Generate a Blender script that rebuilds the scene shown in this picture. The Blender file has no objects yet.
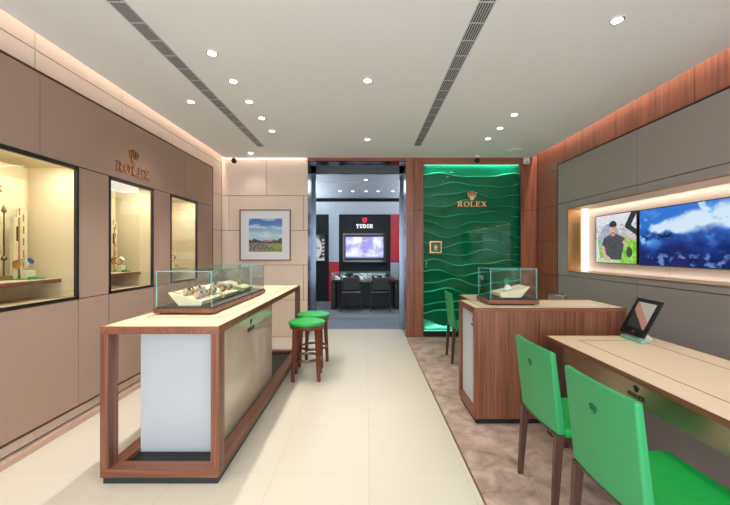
import bpy, bmesh, math, random
from mathutils import Vector, Matrix, noise
R = math.radians
PI = math.pi
random.seed(4)
scn = bpy.context.scene
COL = scn.collection

# ------------------------------------------------------------------ helpers
def lin(c):
    c = c / 255.0
    return c / 12.92 if c <= 0.04045 else ((c + 0.055) / 1.055) ** 2.4
def rgb(r, g, b): return (lin(r), lin(g), lin(b), 1.0)

class MB:
    """collects solids and links them as ONE mesh object"""
    def __init__(s): s.v = []; s.f = []; s.m = []
    def face(s, pts, m=0):
        n = len(s.v); s.v += [tuple(p) for p in pts]; s.f.append(tuple(range(n, n + len(pts)))); s.m.append(m)
    def idx(s, verts, faces, m=0):
        n = len(s.v); s.v += [tuple(p) for p in verts]
        for f in faces: s.f.append(tuple(i + n for i in f)); s.m.append(m)
        return s
    def box(s, x0, x1, y0, y1, z0, z1, m=0):
        vs = [(x0,y0,z0),(x1,y0,z0),(x1,y1,z0),(x0,y1,z0),(x0,y0,z1),(x1,y0,z1),(x1,y1,z1),(x0,y1,z1)]
        return s.idx(vs, [(0,3,2,1),(4,5,6,7),(0,1,5,4),(1,2,6,5),(2,3,7,6),(3,0,4,7)], m)
    def pane(s, x0, x1, y0, y1, z0, z1):
        """glass sheet: big faces slot 0, the four edges slot 1"""
        d = [x1-x0, y1-y0, z1-z0]; k = d.index(min(d))
        vs = [(x0,y0,z0),(x1,y0,z0),(x1,y1,z0),(x0,y1,z0),(x0,y0,z1),(x1,y0,z1),(x1,y1,z1),(x0,y1,z1)]
        fs = [((0,3,2,1),2),((4,5,6,7),2),((0,1,5,4),1),((1,2,6,5),0),((2,3,7,6),1),((3,0,4,7),0)]
        n = len(s.v); s.v += vs
        for f, ax in fs: s.f.append(tuple(i+n for i in f)); s.m.append(0 if ax == k else 1)
        return s
    def bar(s, p0, p1, w0, w1=None, d0=None, d1=None, up=(0,1,0), m=0):
        """tapered rectangular bar from p0 to p1"""
        w1 = w0 if w1 is None else w1; d0 = w0 if d0 is None else d0; d1 = (w1 if d1 is None else d1)
        p0 = Vector(p0); p1 = Vector(p1); a = (p1 - p0).normalized(); u = Vector(up)
        x = u.cross(a)
        if x.length < 1e-4: x = Vector((1,0,0))
        x.normalize(); y = a.cross(x)
        vs = []
        for p, w, d in ((p0, w0, d0), (p1, w1, d1)):
            for sx, sy in ((-1,-1),(1,-1),(1,1),(-1,1)): vs.append(p + x*sx*w/2 + y*sy*d/2)
        return s.idx(vs, [(0,3,2,1),(4,5,6,7),(0,1,5,4),(1,2,6,5),(2,3,7,6),(3,0,4,7)], m)
    def lathe(s, prof, c=(0,0,0), n=32, axis='z', m=0):
        """revolve (radius, height) pairs"""
        vs = []
        for r, h in prof:
            for i in range(n):
                a = 2*PI*i/n
                p = (r*math.cos(a), r*math.sin(a), h)
                if axis == 'x': p = (p[2], p[0], p[1])
                if axis == 'y': p = (p[1], p[2], p[0])
                vs.append((p[0]+c[0], p[1]+c[1], p[2]+c[2]))
        fs = []
        for j in range(len(prof)-1):
            for i in range(n):
                k = (i+1) % n
                fs.append((j*n+i, j*n+k, (j+1)*n+k, (j+1)*n+i))
        fs.append(tuple(reversed(range(n)))); fs.append(tuple((len(prof)-1)*n+i for i in range(n)))
        return s.idx(vs, fs, m)
    def cyl(s, c, r, h, n=24, axis='z', m=0): return s.lathe([(r,0),(r,h)], c, n, axis, m)
    def ring(s, c, R0, r, n=40, k=8, axis='z', sq=1.0, m=0):
        vs = []; fs = []
        for i in range(n):
            a = 2*PI*i/n
            for j in range(k):
                b = 2*PI*j/k
                q = R0 + r*math.cos(b)
                p = (q*math.cos(a), q*math.sin(a), r*sq*math.sin(b))
                if axis == 'x': p = (p[2], p[0], p[1])
                if axis == 'y': p = (p[1], p[2], p[0])
                vs.append((p[0]+c[0], p[1]+c[1], p[2]+c[2]))
        for i in range(n):
            for j in range(k):
                a, b = (i+1) % n, (j+1) % k
                fs.append((i*k+j, a*k+j, a*k+b, i*k+b))
        return s.idx(vs, fs, m)
    def arcring(s, R0, r, sq, a0, a1, n=22, k=6):
        vs = []; fs = []
        for i in range(n+1):
            a = R(a0+(a1-a0)*i/n)
            for j in range(k):
                b = 2*PI*j/k; q = R0 + r*math.cos(b)
                vs.append((q*math.sin(a), r*sq*math.sin(b), q*math.cos(a)))
        for i in range(n):
            for j in range(k):
                b = (j+1) % k
                fs.append((i*k+j, (i+1)*k+j, (i+1)*k+b, i*k+b))
        fs.append(tuple(range(k))); fs.append(tuple(reversed(range(n*k, n*k+k))))
        return s.idx(vs, fs)
    def prism(s, poly, t0, t1, axis='y', m=0):
        """extrude a 2D polygon; axis y: (x,z), axis x: (y,z), axis z: (x,y)"""
        def P(p, t):
            return (p[0], t, p[1]) if axis == 'y' else ((t, p[0], p[1]) if axis == 'x' else (p[0], p[1], t))
        n = len(poly)
        vs = [P(p, t0) for p in poly] + [P(p, t1) for p in poly]
        fs = [tuple(range(n)), tuple(reversed(range(n, 2*n)))] + [(i, i+n, (i+1) % n + n, (i+1) % n) for i in range(n)]
        return s.idx(vs, fs, m)
    def flat(s, polys, O, u, v, depth, m=0):
        """2D polygons raised from a plane as thin solids (letters, emblems)"""
        O = Vector(O); u = Vector(u).normalized(); v = Vector(v).normalized(); w = u.cross(v)
        for p in polys:
            n = len(p)
            a = [O + u*q[0] + v*q[1] for q in p]; b = [q + w*depth for q in a]
            fs = [tuple(reversed(range(n))), tuple(range(n, 2*n))] + [(i, (i+1) % n, (i+1) % n + n, i+n) for i in range(n)]
            s.idx(a + b, fs, m)
        return s
    def move(s, M):
        s.v = [tuple(M @ Vector(p)) for p in s.v]; return s
    def build(s, name, mats, parent=None, loc=(0,0,0), rot=(0,0,0), bevel=0, seg=2, smooth=False, kind=None, label=None, recalc=True):
        me = bpy.data.meshes.new(name); me.from_pydata(s.v, [], s.f)
        if not isinstance(mats, (list, tuple)): mats = [mats]
        for m in mats: me.materials.append(m)
        me.polygons.foreach_set('material_index', s.m)
        if recalc:
            bm = bmesh.new(); bm.from_mesh(me)
            bmesh.ops.recalc_face_normals(bm, faces=bm.faces); bm.to_mesh(me); bm.free()
        if smooth or bevel: me.polygons.foreach_set('use_smooth', [True]*len(me.polygons))
        o = bpy.data.objects.new(name, me); COL.objects.link(o)
        o.location = loc; o.rotation_euler = rot
        if parent: o.parent = parent
        if bevel:
            b = o.modifiers.new('Bevel', 'BEVEL'); b.width = bevel; b.segments = seg; b.limit_method = 'ANGLE'; b.angle_limit = R(35); b.harden_normals = True
        if smooth and not bevel:
            try: me.set_sharp_from_angle(angle=R(40))
            except Exception: pass
        if kind: o['kind'] = kind
        if label: o['label'] = label
        me.update()
        return o

def thing(name, label, cat, loc=(0,0,0), rz=0, group=None, kind=None):
    o = bpy.data.objects.new(name, None); COL.objects.link(o)
    o.empty_display_size = 0.1
    o.location = loc; o.rotation_euler = (0, 0, rz)
    if label: o['label'] = label
    if cat: o['category'] = cat
    if group: o['group'] = group
    if kind: o['kind'] = kind
    return o
def tag(o, label, cat, group=None):
    o['label'] = label; o['category'] = cat
    if group: o['group'] = group
    return o
def dup(root, loc, rz=None, label=None, parent=None):
    c = root.copy(); COL.objects.link(c)
    if parent: c.parent = parent
    else:
        c.location = loc
        if rz is not None: c.rotation_euler = (0, 0, rz)
        if label: c['label'] = label
    for ch in list(root.children): dup(ch, None, parent=c)
    return c

# ------------------------------------------------------------------ materials
def newmat(name):
    m = bpy.data.materials.new(name); m.use_nodes = True
    nt = m.node_tree; b = nt.nodes['Principled BSDF']
    return m, nt, b
def mat(name, c, rough=0.5, metal=0.0, spec=0.5, coat=0.0, var=0.04, vscale=30, bump=0.0, stretch=(1,1,1), emit=None, es=0):
    m, nt, b = newmat(name)
    b.inputs['Roughness'].default_value = rough; b.inputs['Metallic'].default_value = metal
    b.inputs['Specular IOR Level'].default_value = spec
    b.inputs['Coat Weight'].default_value = coat; b.inputs['Coat Roughness'].default_value = 0.05
    tc = nt.nodes.new('ShaderNodeTexCoord'); mp = nt.nodes.new('ShaderNodeMapping'); mp.inputs['Scale'].default_value = stretch
    nz = nt.nodes.new('ShaderNodeTexNoise'); nz.inputs['Scale'].default_value = vscale; nz.inputs['Detail'].default_value = 4
    rp = nt.nodes.new('ShaderNodeValToRGB')
    rp.color_ramp.elements[0].position = 0.3; rp.color_ramp.elements[1].position = 0.7
    rp.color_ramp.elements[0].color = tuple(x*(1-var) for x in c[:3]) + (1,)
    rp.color_ramp.elements[1].color = tuple(min(1, x*(1+var)) for x in c[:3]) + (1,)
    L = nt.links.new
    L(tc.outputs['Object'], mp.inputs['Vector']); L(mp.outputs['Vector'], nz.inputs['Vector'])
    L(nz.outputs['Fac'], rp.inputs['Fac']); L(rp.outputs['Color'], b.inputs['Base Color'])
    if bump:
        bp = nt.nodes.new('ShaderNodeBump'); bp.inputs['Strength'].default_value = bump; bp.inputs['Distance'].default_value = 0.002
        L(nz.outputs['Fac'], bp.inputs['Height']); L(bp.outputs['Normal'], b.inputs['Normal'])
    if emit:
        b.inputs['Emission Color'].default_value = emit; b.inputs['Emission Strength'].default_value = es
    return m
def wood(name, axis, c1, c2, rough=0.35, scale=1.0):
    m, nt, b = newmat(name); L = nt.links.new
    b.inputs['Roughness'].default_value = rough
    tc = nt.nodes.new('ShaderNodeTexCoord'); mp = nt.nodes.new('ShaderNodeMapping')
    sc = [110*scale, 110*scale, 110*scale]; sc['xyz'.index(axis)] = 2.0*scale
    mp.inputs['Scale'].default_value = sc
    nz = nt.nodes.new('ShaderNodeTexNoise'); nz.inputs['Scale'].default_value = 1.0; nz.inputs['Detail'].default_value = 5; nz.inputs['Distortion'].default_value = 0.6
    mp2 = nt.nodes.new('ShaderNodeMapping'); s2 = [9*scale, 9*scale, 9*scale]; s2['xyz'.index(axis)] = 0.5*scale
    mp2.inputs['Scale'].default_value = s2
    n2 = nt.nodes.new('ShaderNodeTexNoise'); n2.inputs['Scale'].default_value = 1.0; n2.inputs['Detail'].default_value = 2
    mx = nt.nodes.new('ShaderNodeMath'); mx.operation = 'MULTIPLY_ADD'; mx.inputs[1].default_value = 0.7
    m2 = nt.nodes.new('ShaderNodeMath'); m2.operation = 'MULTIPLY'; m2.inputs[1].default_value = 0.3
    rp = nt.nodes.new('ShaderNodeValToRGB'); rp.color_ramp.elements[0].position = 0.36; rp.color_ramp.elements[1].position = 0.66
    rp.color_ramp.elements[0].color = c1; rp.color_ramp.elements[1].color = c2
    L(tc.outputs['Object'], mp.inputs['Vector']); L(tc.outputs['Object'], mp2.inputs['Vector'])
    L(mp.outputs['Vector'], nz.inputs['Vector']); L(mp2.outputs['Vector'], n2.inputs['Vector'])
    L(n2.outputs['Fac'], m2.inputs[0]); L(nz.outputs['Fac'], mx.inputs[0]); L(m2.outputs[0], mx.inputs[2])
    L(mx.outputs[0], rp.inputs['Fac']); L(rp.outputs['Color'], b.inputs['Base Color'])
    return m
def glassmat(name, tint=(0.97, 0.99, 0.98, 1), boost=1.0):
    m = bpy.data.materials.new(name); m.use_nodes = True; nt = m.node_tree; nt.nodes.clear(); L = nt.links.new
    out = nt.nodes.new('ShaderNodeOutputMaterial'); mix = nt.nodes.new('ShaderNodeMixShader')
    tr = nt.nodes.new('ShaderNodeBsdfTransparent'); tr.inputs['Color'].default_value = tint
    gl = nt.nodes.new('ShaderNodeBsdfGlossy'); gl.inputs['Roughness'].default_value = 0.0
    fr = nt.nodes.new('ShaderNodeFresnel'); fr.inputs['IOR'].default_value = 1.45
    geo = nt.nodes.new('ShaderNodeNewGeometry')
    # the pane is thin: use the outside index on both of its faces
    sel = nt.nodes.new('ShaderNodeMix'); sel.inputs['A'].default_value = 1.45; sel.inputs['B'].default_value = 1/1.45
    L(geo.outputs['Backfacing'], sel.inputs['Factor'])
    fr2 = nt.nodes.new('ShaderNodeFresnel'); L(sel.outputs['Result'], fr2.inputs['IOR'])
    ml = nt.nodes.new('ShaderNodeMath'); ml.operation = 'MULTIPLY'; ml.inputs[1].default_value = boost; ml.use_clamp = True
    L(fr2.outputs['Fac'], ml.inputs[0]); L(ml.outputs[0], mix.inputs['Fac'])
    L(tr.outputs[0], mix.inputs[1]); L(gl.outputs[0], mix.inputs[2]); L(mix.outputs[0], out.inputs['Surface'])
    return m
def emis(name, c, s):
    m = bpy.data.materials.new(name); m.use_nodes = True; nt = m.node_tree; nt.nodes.clear()
    out = nt.nodes.new('ShaderNodeOutputMaterial'); e = nt.nodes.new('ShaderNodeEmission')
    e.inputs['Color'].default_value = c; e.inputs['Strength'].default_value = s
    nt.links.new(e.outputs[0], out.inputs['Surface']); return m
def attr_mat(name, emission=0.0, rough=0.5, coat=0.0):
    m, nt, b = newmat(name); a = nt.nodes.new('ShaderNodeAttribute'); a.attribute_name = 'Pic'
    b.inputs['Roughness'].default_value = rough; b.inputs['Coat Weight'].default_value = coat
    if emission:
        b.inputs['Base Color'].default_value = (0.01, 0.01, 0.01, 1)
        nt.links.new(a.outputs['Color'], b.inputs['Emission Color']); b.inputs['Emission Strength'].default_value = emission
    else: nt.links.new(a.outputs['Color'], b.inputs['Base Color'])
    return m
def tiles(name, c, size, ox, oy, joint, jw=0.003, rough=0.12, var=0.03):
    """floor tiles with thin joints, in object space"""
    m, nt, b = newmat(name); L = nt.links.new
    b.inputs['Roughness'].default_value = rough; b.inputs['Specular IOR Level'].default_value = 0.22
    tc = nt.nodes.new('ShaderNodeTexCoord'); sp = nt.nodes.new('ShaderNodeSeparateXYZ'); L(tc.outputs['Object'], sp.inputs[0])
    outs = []
    for ax, o in (('X', ox), ('Y', oy)):
        a = nt.nodes.new('ShaderNodeMath'); a.operation = 'SUBTRACT'; a.inputs[1].default_value = o; L(sp.outputs[ax], a.inputs[0])
        p = nt.nodes.new('ShaderNodeMath'); p.operation = 'PINGPONG'; p.inputs[1].default_value = size/2; L(a.outputs[0], p.inputs[0])
        q = nt.nodes.new('ShaderNodeMath'); q.operation = 'LESS_THAN'; q.inputs[1].default_value = jw/2; L(p.outputs[0], q.inputs[0])
        outs.append(q)
    mxx = nt.nodes.new('ShaderNodeMath'); mxx.operation = 'MAXIMUM'; L(outs[0].outputs[0], mxx.inputs[0]); L(outs[1].outputs[0], mxx.inputs[1])
    nz = nt.nodes.new('ShaderNodeTexNoise'); nz.inputs['Scale'].default_value = 2.5; nz.inputs['Detail'].default_value = 6; L(tc.outputs['Object'], nz.inputs['Vector'])
    rp = nt.nodes.new('ShaderNodeValToRGB'); rp.color_ramp.elements[0].color = tuple(x*(1-var) for x in c[:3])+(1,); rp.color_ramp.elements[1].color = tuple(x*(1+var) for x in c[:3])+(1,)
    L(nz.outputs['Fac'], rp.inputs['Fac'])
    mix = nt.nodes.new('ShaderNodeMix'); mix.data_type = 'RGBA'; L(mxx.outputs[0], mix.inputs['Factor'])
    L(rp.outputs['Color'], mix.inputs['A']); mix.inputs['B'].default_value = joint; L(mix.outputs['Result'], b.inputs['Base Color'])
    return m
def mottled(name, cols, scale=3.0, rough=0.9):
    m, nt, b = newmat(name); L = nt.links.new
    b.inputs['Roughness'].default_value = rough; b.inputs['Specular IOR Level'].default_value = 0.15
    b.inputs['Sheen Weight'].default_value = 0.2
    tc = nt.nodes.new('ShaderNodeTexCoord')
    nz = nt.nodes.new('ShaderNodeTexNoise'); nz.inputs['Scale'].default_value = scale; nz.inputs['Detail'].default_value = 9; nz.inputs['Roughness'].default_value = 0.68; nz.inputs['Distortion'].default_value = 0.5
    rp = nt.nodes.new('ShaderNodeValToRGB')
    e = rp.color_ramp.elements; e[0].position = 0.32; e[0].color = cols[0]; e[1].position = 0.7; e[1].color = cols[2]
    k = e.new(0.5); k.color = cols[1]
    L(tc.outputs['Object'], nz.inputs['Vector']); L(nz.outputs['Fac'], rp.inputs['Fac']); L(rp.outputs['Color'], b.inputs['Base Color'])
    n2 = nt.nodes.new('ShaderNodeTexNoise'); n2.inputs['Scale'].default_value = 350; L(tc.outputs['Object'], n2.inputs['Vector'])
    bp = nt.nodes.new('ShaderNodeBump'); bp.inputs['Strength'].default_value = 0.4; bp.inputs['Distance'].default_value = 0.004
    L(n2.outputs['Fac'], bp.inputs['Height']); L(bp.outputs['Normal'], b.inputs['Normal'])
    return m

W1, W2 = rgb(92, 52, 36), rgb(148, 94, 68)
WOOD = {a: wood('walnut_' + a, a, W1, W2) for a in 'xyz'}
WALLWOOD = {a: wood('wall_veneer_' + a, a, rgb(112, 62, 44), rgb(170, 106, 78), 0.4, 0.8) for a in 'xyz'}
LEGWOOD = wood('dark_leg_wood', 'z', rgb(58, 38, 32), rgb(92, 64, 54), 0.4)
STOOLWOOD = wood('red_stool_wood', 'z', rgb(84, 40, 26), rgb(122, 62, 42), 0.35)
TEXT_BROWN = mat('brown_fabric_panel', rgb(162, 136, 121), 0.75, var=0.05, vscale=220, bump=0.15, spec=0.25)
TEXT_GREY = mat('grey_fabric_panel', rgb(150, 143, 138), 0.75, var=0.05, vscale=220, bump=0.15, spec=0.3)
BEIGE = mat('beige_textile_panel', rgb(220, 202, 186), 0.6, var=0.05, vscale=60, stretch=(1, 1, 6), bump=0.1, spec=0.3)
NICHE_BACK = mat('pale_niche_panel', rgb(214, 196, 180), 0.6, var=0.03, vscale=80)
JOINT = mat('dark_joint', rgb(60, 50, 44), 0.8)
SKIRT = mat('bronze_skirting', rgb(196, 164, 144), 0.35, metal=0.1)
PAINT = mat('ceiling_paint', rgb(226, 228, 228), 0.9, var=0.01, spec=0.2)
MARBLE = tiles('cream_floor_tile', rgb(203, 196, 180), 0.6, 0.02, 2.285, rgb(182, 173, 154), 0.003, 0.3)
CARPET = mottled('mottled_carpet', [rgb(124, 104, 93), rgb(172, 147, 131), rgb(204, 181, 164)], 5.5)
GREYFLOOR = wood('grey_striped_floor', 'x', rgb(66, 70, 74), rgb(128, 134, 140), 0.4, 0.35)
CREAM = mat('cream_leather', rgb(228, 206, 172), 0.45, var=0.02, vscale=90)
SLIT = mat('dark_slit', rgb(40, 34, 30), 0.7)
WHITEPANEL = mat('white_fabric_panel', rgb(186, 190, 194), 0.6, var=0.03, vscale=260)
GLOSSCREAM = mat('gloss_cream_panel', rgb(212, 196, 176), 0.12, var=0.01, coat=0.6)
BLACK = mat('black_matte', rgb(18, 18, 18), 0.5)
BLACKGLOSS = mat('black_gloss', rgb(20, 20, 21), 0.12)
PLINTH = mat('dark_plinth', rgb(40, 44, 48), 0.4)
GREEN = mat('green_leather', rgb(46, 150, 88), 0.45, var=0.03, vscale=120, bump=0.1)
GREENSEAT = mat('bright_green_leather', rgb(16, 160, 66), 0.4, var=0.03, vscale=120, bump=0.08)
GREENDARK = mat('dark_green_stitch', rgb(12, 104, 66), 0.5)
GREENCLOTH = mat('green_felt', rgb(0, 140, 84), 0.6)
GOLD = mat('gold_metal', rgb(212, 160, 110), 0.25, metal=1.0)
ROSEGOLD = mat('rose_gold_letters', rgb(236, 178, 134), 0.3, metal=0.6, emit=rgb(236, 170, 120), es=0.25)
BRONZE = mat('bronze_metal', rgb(112, 92, 74), 0.3, metal=0.9)
DARKBRONZE = mat('dark_bronze_frame', rgb(60, 54, 50), 0.35, metal=0.7)
CHAMPAGNE = mat('champagne_metal', rgb(160, 148, 124), 0.26, metal=0.85, stretch=(1, 40, 1), vscale=8, var=0.05)
BRASS = mat('brushed_brass', rgb(190, 150, 104), 0.32, metal=0.9, stretch=(60, 60, 1), vscale=4, var=0.08)
STEEL = mat('brushed_steel', rgb(112, 118, 130), 0.22, metal=1.0, stretch=(1, 1, 60), vscale=4, var=0.1)
CHROME = mat('chrome', rgb(220, 222, 224), 0.1, metal=1.0)
SILVER = mat('silver_bracelet', rgb(226, 228, 232), 0.3, metal=1.0)
DIALS = [mat('dial_' + n, c, 0.2) for n, c in (('black', rgb(24, 26, 30)), ('blue', rgb(34, 70, 130)), ('white', rgb(226, 226, 224)), ('green', rgb(20, 96, 60)))]
GLASS = glassmat('clear_glass')
WINGLASS = glassmat('window_glass', (0.98, 0.98, 0.96, 1), 1.3)
TEAL = mat('teal_glass_edge', rgb(118, 196, 188), 0.15, var=0.02, emit=None)
CUSH = mat('beige_suede', rgb(206, 178, 142), 0.7)
NICHECREAM = mat('warm_niche_lining', rgb(226, 210, 174), 0.6, var=0.02, vscale=140)
NICHEBOARD = mat('cream_backboard', rgb(232, 222, 188), 0.5)
VENTW = mat('pale_vent_metal', rgb(196, 200, 208), 0.4)
VENTD = mat('grey_vent_slats', rgb(170, 170, 172), 0.5)
VOID = mat('black_void', rgb(14, 14, 14), 0.9)
WHITEPL = mat('white_plastic', rgb(226, 226, 226), 0.4)
MATBOARD = mat('white_mat_board', rgb(226, 226, 230), 0.8, var=0.005)
BLUEGREY = mat('blue_black_wall_panel', rgb(15, 20, 24), 0.6, spec=0.25, var=0.02)
RED = mat('red_lacquer', rgb(158, 8, 28), 0.4)
ALU = mat('ribbed_aluminium', rgb(150, 158, 166), 0.35, metal=0.6)
BANDW = mat('white_ribbed_fabric', rgb(176, 182, 190), 0.7, var=0.04, vscale=22, stretch=(1, 0.05, 0.05))
TWHITE = mat('white_ceiling_panel', rgb(208, 214, 222), 0.8)
LAMP = emis('lamp_lens', (1.0, 0.95, 0.86, 1), 14)
COOL = emis('cool_lamp_lens', (0.9, 0.96, 1.0, 1), 12)
STRIP = emis('warm_light_strip', (1.0, 0.93, 0.83, 1), 2.6)
TEXTW = emis('lit_white_letters', (0.9, 0.94, 1.0, 1), 1.3)
TEXTR = emis('lit_red_shield', rgb(250, 60, 84), 1.0)

# ------------------------------------------------------------------ lettering
def Q(x0, y0, x1, y1): return [(x0, y0), (x1, y0), (x1, y1), (x0, y1)]
def arc(cx, cy, rx, ry, tx, ty, a0, a1, n=14):
    out = []
    for i in range(n):
        a, b = R(a0 + (a1-a0)*i/n), R(a0 + (a1-a0)*(i+1)/n)
        out.append([(cx+rx*math.cos(a), cy+ry*math.sin(a)), (cx+rx*math.cos(b), cy+ry*math.sin(b)),
                    (cx+(rx-tx)*math.cos(b), cy+(ry-ty)*math.sin(b)), (cx+(rx-tx)*math.cos(a), cy+(ry-ty)*math.sin(a))])
    return out
def glyph(ch):
    """serif capitals, height 1; returns (polygons, width)"""
    T = 0.2; t = 0.085; S = 0.075
    stem = lambda x, h0=0, h1=1: [Q(x, h0, x+T, h1)]
    serif = lambda x0, x1, y: [Q(x0, y, x1, y+S)]
    if ch == 'R':
        return (stem(.1) + serif(0, .42, 0) + serif(0, .3, 1-S) + [Q(.3, 1-t, .55, 1), Q(.3, .45, .55, .45+t)] +
                arc(.55, .725, .3, .275, .19, t, -90, 90) + [[(.45, .47), (.64, .47), (.98, 0), (.74, 0)]] + serif(.7, 1.05, 0), 1.08)
    if ch == 'O': return (arc(.55, .5, .55, .52, .2, .08, 0, 360, 28), 1.12)
    if ch == 'L': return (stem(.1) + serif(0, .42, 0) + serif(0, .42, 1-S) + [Q(.3, 0, .82, t), [(.74, 0), (.84, 0), (.86, .3), (.8, .3)]], .9)
    if ch == 'E':
        return (stem(.1) + serif(0, .3, 0) + serif(0, .3, 1-S) + [Q(.3, 0, .82, t), Q(.3, 1-t, .8, 1), Q(.3, .46, .62, .46+t),
                [(.75, 0), (.84, 0), (.87, .28), (.81, .28)], [(.76, .74), (.82, .74), (.81, 1), (.73, 1)], Q(.58, .36, .64, .64)], .92)
    if ch == 'X':
        return ([[(.08, 1), (.32, 1), (.98, 0), (.74, 0)], [(.1, 0), (.22, 0), (.9, 1), (.78, 1)]] + serif(0, .34, 0) + serif(.66, 1.05, 0) + serif(0, .4, 1-S) + serif(.7, 1.0, 1-S), 1.06)
    if ch == 'T': return ([Q(.36, 0, .64, 1), Q(0, .8, 1, 1), Q(0, .58, .13, .8), Q(.87, .58, 1, .8), Q(.22, 0, .78, .14)], 1.05)
    if ch == 'U': return ([Q(.08, .4, .34, 1), Q(.66, .4, .92, 1), Q(0, .86, .42, 1), Q(.58, .86, 1, 1)] + arc(.5, .4, .42, .42, .26, .22, 180, 360), 1.05)
    if ch == 'D': return ([Q(.08, 0, .34, 1), Q(0, 0, .5, .18), Q(0, .82, .5, 1)] + arc(.48, .5, .5, .5, .26, .18, -90, 90), 1.05)
    return ([], .4)
def glyphT(ch):
    if ch == 'O': return (arc(.5, .5, .5, .52, .26, .2, 0, 360, 24), 1.06)
    if ch == 'R':
        return ([Q(.08, 0, .34, 1), Q(0, 0, .44, .14), Q(0, .84, .5, 1), Q(.3, .4, .5, .56), [(.42, .45), (.68, .45), (1, 0), (.72, 0)]] + arc(.5, .7, .38, .3, .24, .16, -90, 90), 1.05)
    return glyph(ch)
def word(txt, h, gap=0.14, g=glyph):
    polys = []; x = 0
    for ch in txt:
        p, w = g(ch)
        polys += [[(h*(a+x), h*b) for a, b in q] for q in p]; x += w + gap
    W = h*(x-gap)
    return [[(a-W/2, b) for a, b in q] for q in polys], W
def ngon(cx, cy, rx, ry, n=12): return [(cx+rx*math.cos(2*PI*i/n), cy+ry*math.sin(2*PI*i/n)) for i in range(n)]
def crown(h):
    """five-pointed coronet, height about 1"""
    P = [ngon(0, .07, .2, .07, 16)]
    P += [[(-.2, .1), (.2, .1), (.27, .36), (-.27, .36)]]
    for a in (-2, -1, 0, 1, 2):
        bx = a*.11; tx = a*.235; ty = .93 - abs(a)*.085
        P.append([(bx*1.6-.05, .32), (bx*1.6+.05, .32), (tx+.014, ty), (tx-.014, ty)])
        P.append(ngon(tx, ty+.02, .055, .055, 10))
    return [[(h*a, h*b) for a, b in q] for q in P]
def shield(w, h): return [[(-w/2, h), (-w/2, h*.35), (-w*.3, h*.1), (0, 0), (w*.3, h*.1), (w/2, h*.35), (w/2, h)]]

# ------------------------------------------------------------------ painted flat pictures (screens, prints)
def picture(name, O, u, v, w, h, nx, ny, fn, m, parent, thick_n=None):
    """a flat picture; fn(s, t) gives sRGB 0-255, s from left, t from bottom"""
    O = Vector(O); u = Vector(u); v = Vector(v)
    vs = []; cs = []
    for j in range(ny+1):
        for i in range(nx+1):
            s, t = i/nx, j/ny
            vs.append(tuple(O + u*(s*w) + v*(t*h)))
            c = fn(s, t); cs += [lin(max(0, min(255, c[0]))), lin(max(0, min(255, c[1]))), lin(max(0, min(255, c[2]))), 1.0]
    fs = [(j*(nx+1)+i, j*(nx+1)+i+1, (j+1)*(nx+1)+i+1, (j+1)*(nx+1)+i) for j in range(ny) for i in range(nx)]
    me = bpy.data.meshes.new(name); me.from_pydata(vs, [], fs); me.materials.append(m)
    a = me.color_attributes.new('Pic', 'FLOAT_COLOR', 'POINT'); a.data.foreach_set('color', cs)
    o = bpy.data.objects.new(name, me); COL.objects.link(o); o.parent = parent
    return o
def mixc(a, b, t):
    t = max(0, min(1, t)); return tuple(x+(y-x)*t for x, y in zip(a, b))
def sst(e0, e1, x):
    t = max(0, min(1, (x-e0)/(e1-e0))); return t*t*(3-2*t)
def fb(x, y, z=0.0, o=4):
    s = 0; a = 1; k = 0
    for _ in range(o):
        s += a*noise.noise(Vector((x, y, z))); k += a; a *= .5; x *= 2.05; y *= 2.05; z += 3.1
    return s/k
def in_ell(s, t, cx, cy, rx, ry): return ((s-cx)/rx)**2 + ((t-cy)/ry)**2
def seg_d(s, t, x0, y0, x1, y1):
    dx, dy = x1-x0, y1-y0; k = max(0, min(1, ((s-x0)*dx+(t-y0)*dy)/(dx*dx+dy*dy)))
    return math.hypot(s-x0-k*dx, t-y0-k*dy)

# ------------------------------------------------------------------ main numbers (metres; camera at x=0, y=0)
ZC = 2.94          # ceiling
YB = 5.91          # back wall face
XL, XR = -2.37, 2.81
XBR = -2.33        # brown panelling face
XGR = 2.78         # grey panelling face
YN = -1.7          # shop-front behind the camera

# ------------------------------------------------------------------ SETTING
f = MB(); f.box(XL-0.6, 0.655, YN, 6.5, -0.1, 0.0); f.box(0.655, XR+0.4, YN, 6.5, -0.1, -0.01)
f.build('floor', MARBLE, kind='structure')
cp = MB(); cp.box(0.668, XR-0.002, YN+0.05, YB-0.002, -0.01, -0.0008)
carpet = thing('carpet', 'mottled brown carpet under the desks, right of the cream floor', 'carpet', (0,0,0))
cp.build('pile', CARPET, carpet)
ce = MB(); ce.box(0.656, 0.668, YN+0.05, YB-0.002, -0.01, 0.0); ce.build('edge_strip', BRASS, carpet, label='thin brass edge strip')

c = MB(); c.box(-2.32, 2.74, YN, YB+0.4, ZC, ZC+0.02)
c.box(XL-0.6, XR+0.6, YN, YB+0.7, 3.22, 3.28)
c.build('ceiling', PAINT, kind='structure')

# left wall -----------------------------------------------------------
G = 0.0038
WIN = [(1, 2.575), (2, 3.605), (3, 4.632)]
HW = 0.342
ZW0, ZW1 = 1.016, 2.087
w = MB()
xw = XL - 0.02
def panel(mb, axis, face, back, a0, a1, z0, z1, m=0):
    if axis == 'x': mb.box(min(face, back), max(face, back), a0+G, a1-G, z0+G, z1-G, m)
    else: mb.box(a0+G, a1-G, min(face, back), max(face, back), z0+G, z1-G, m)
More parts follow.
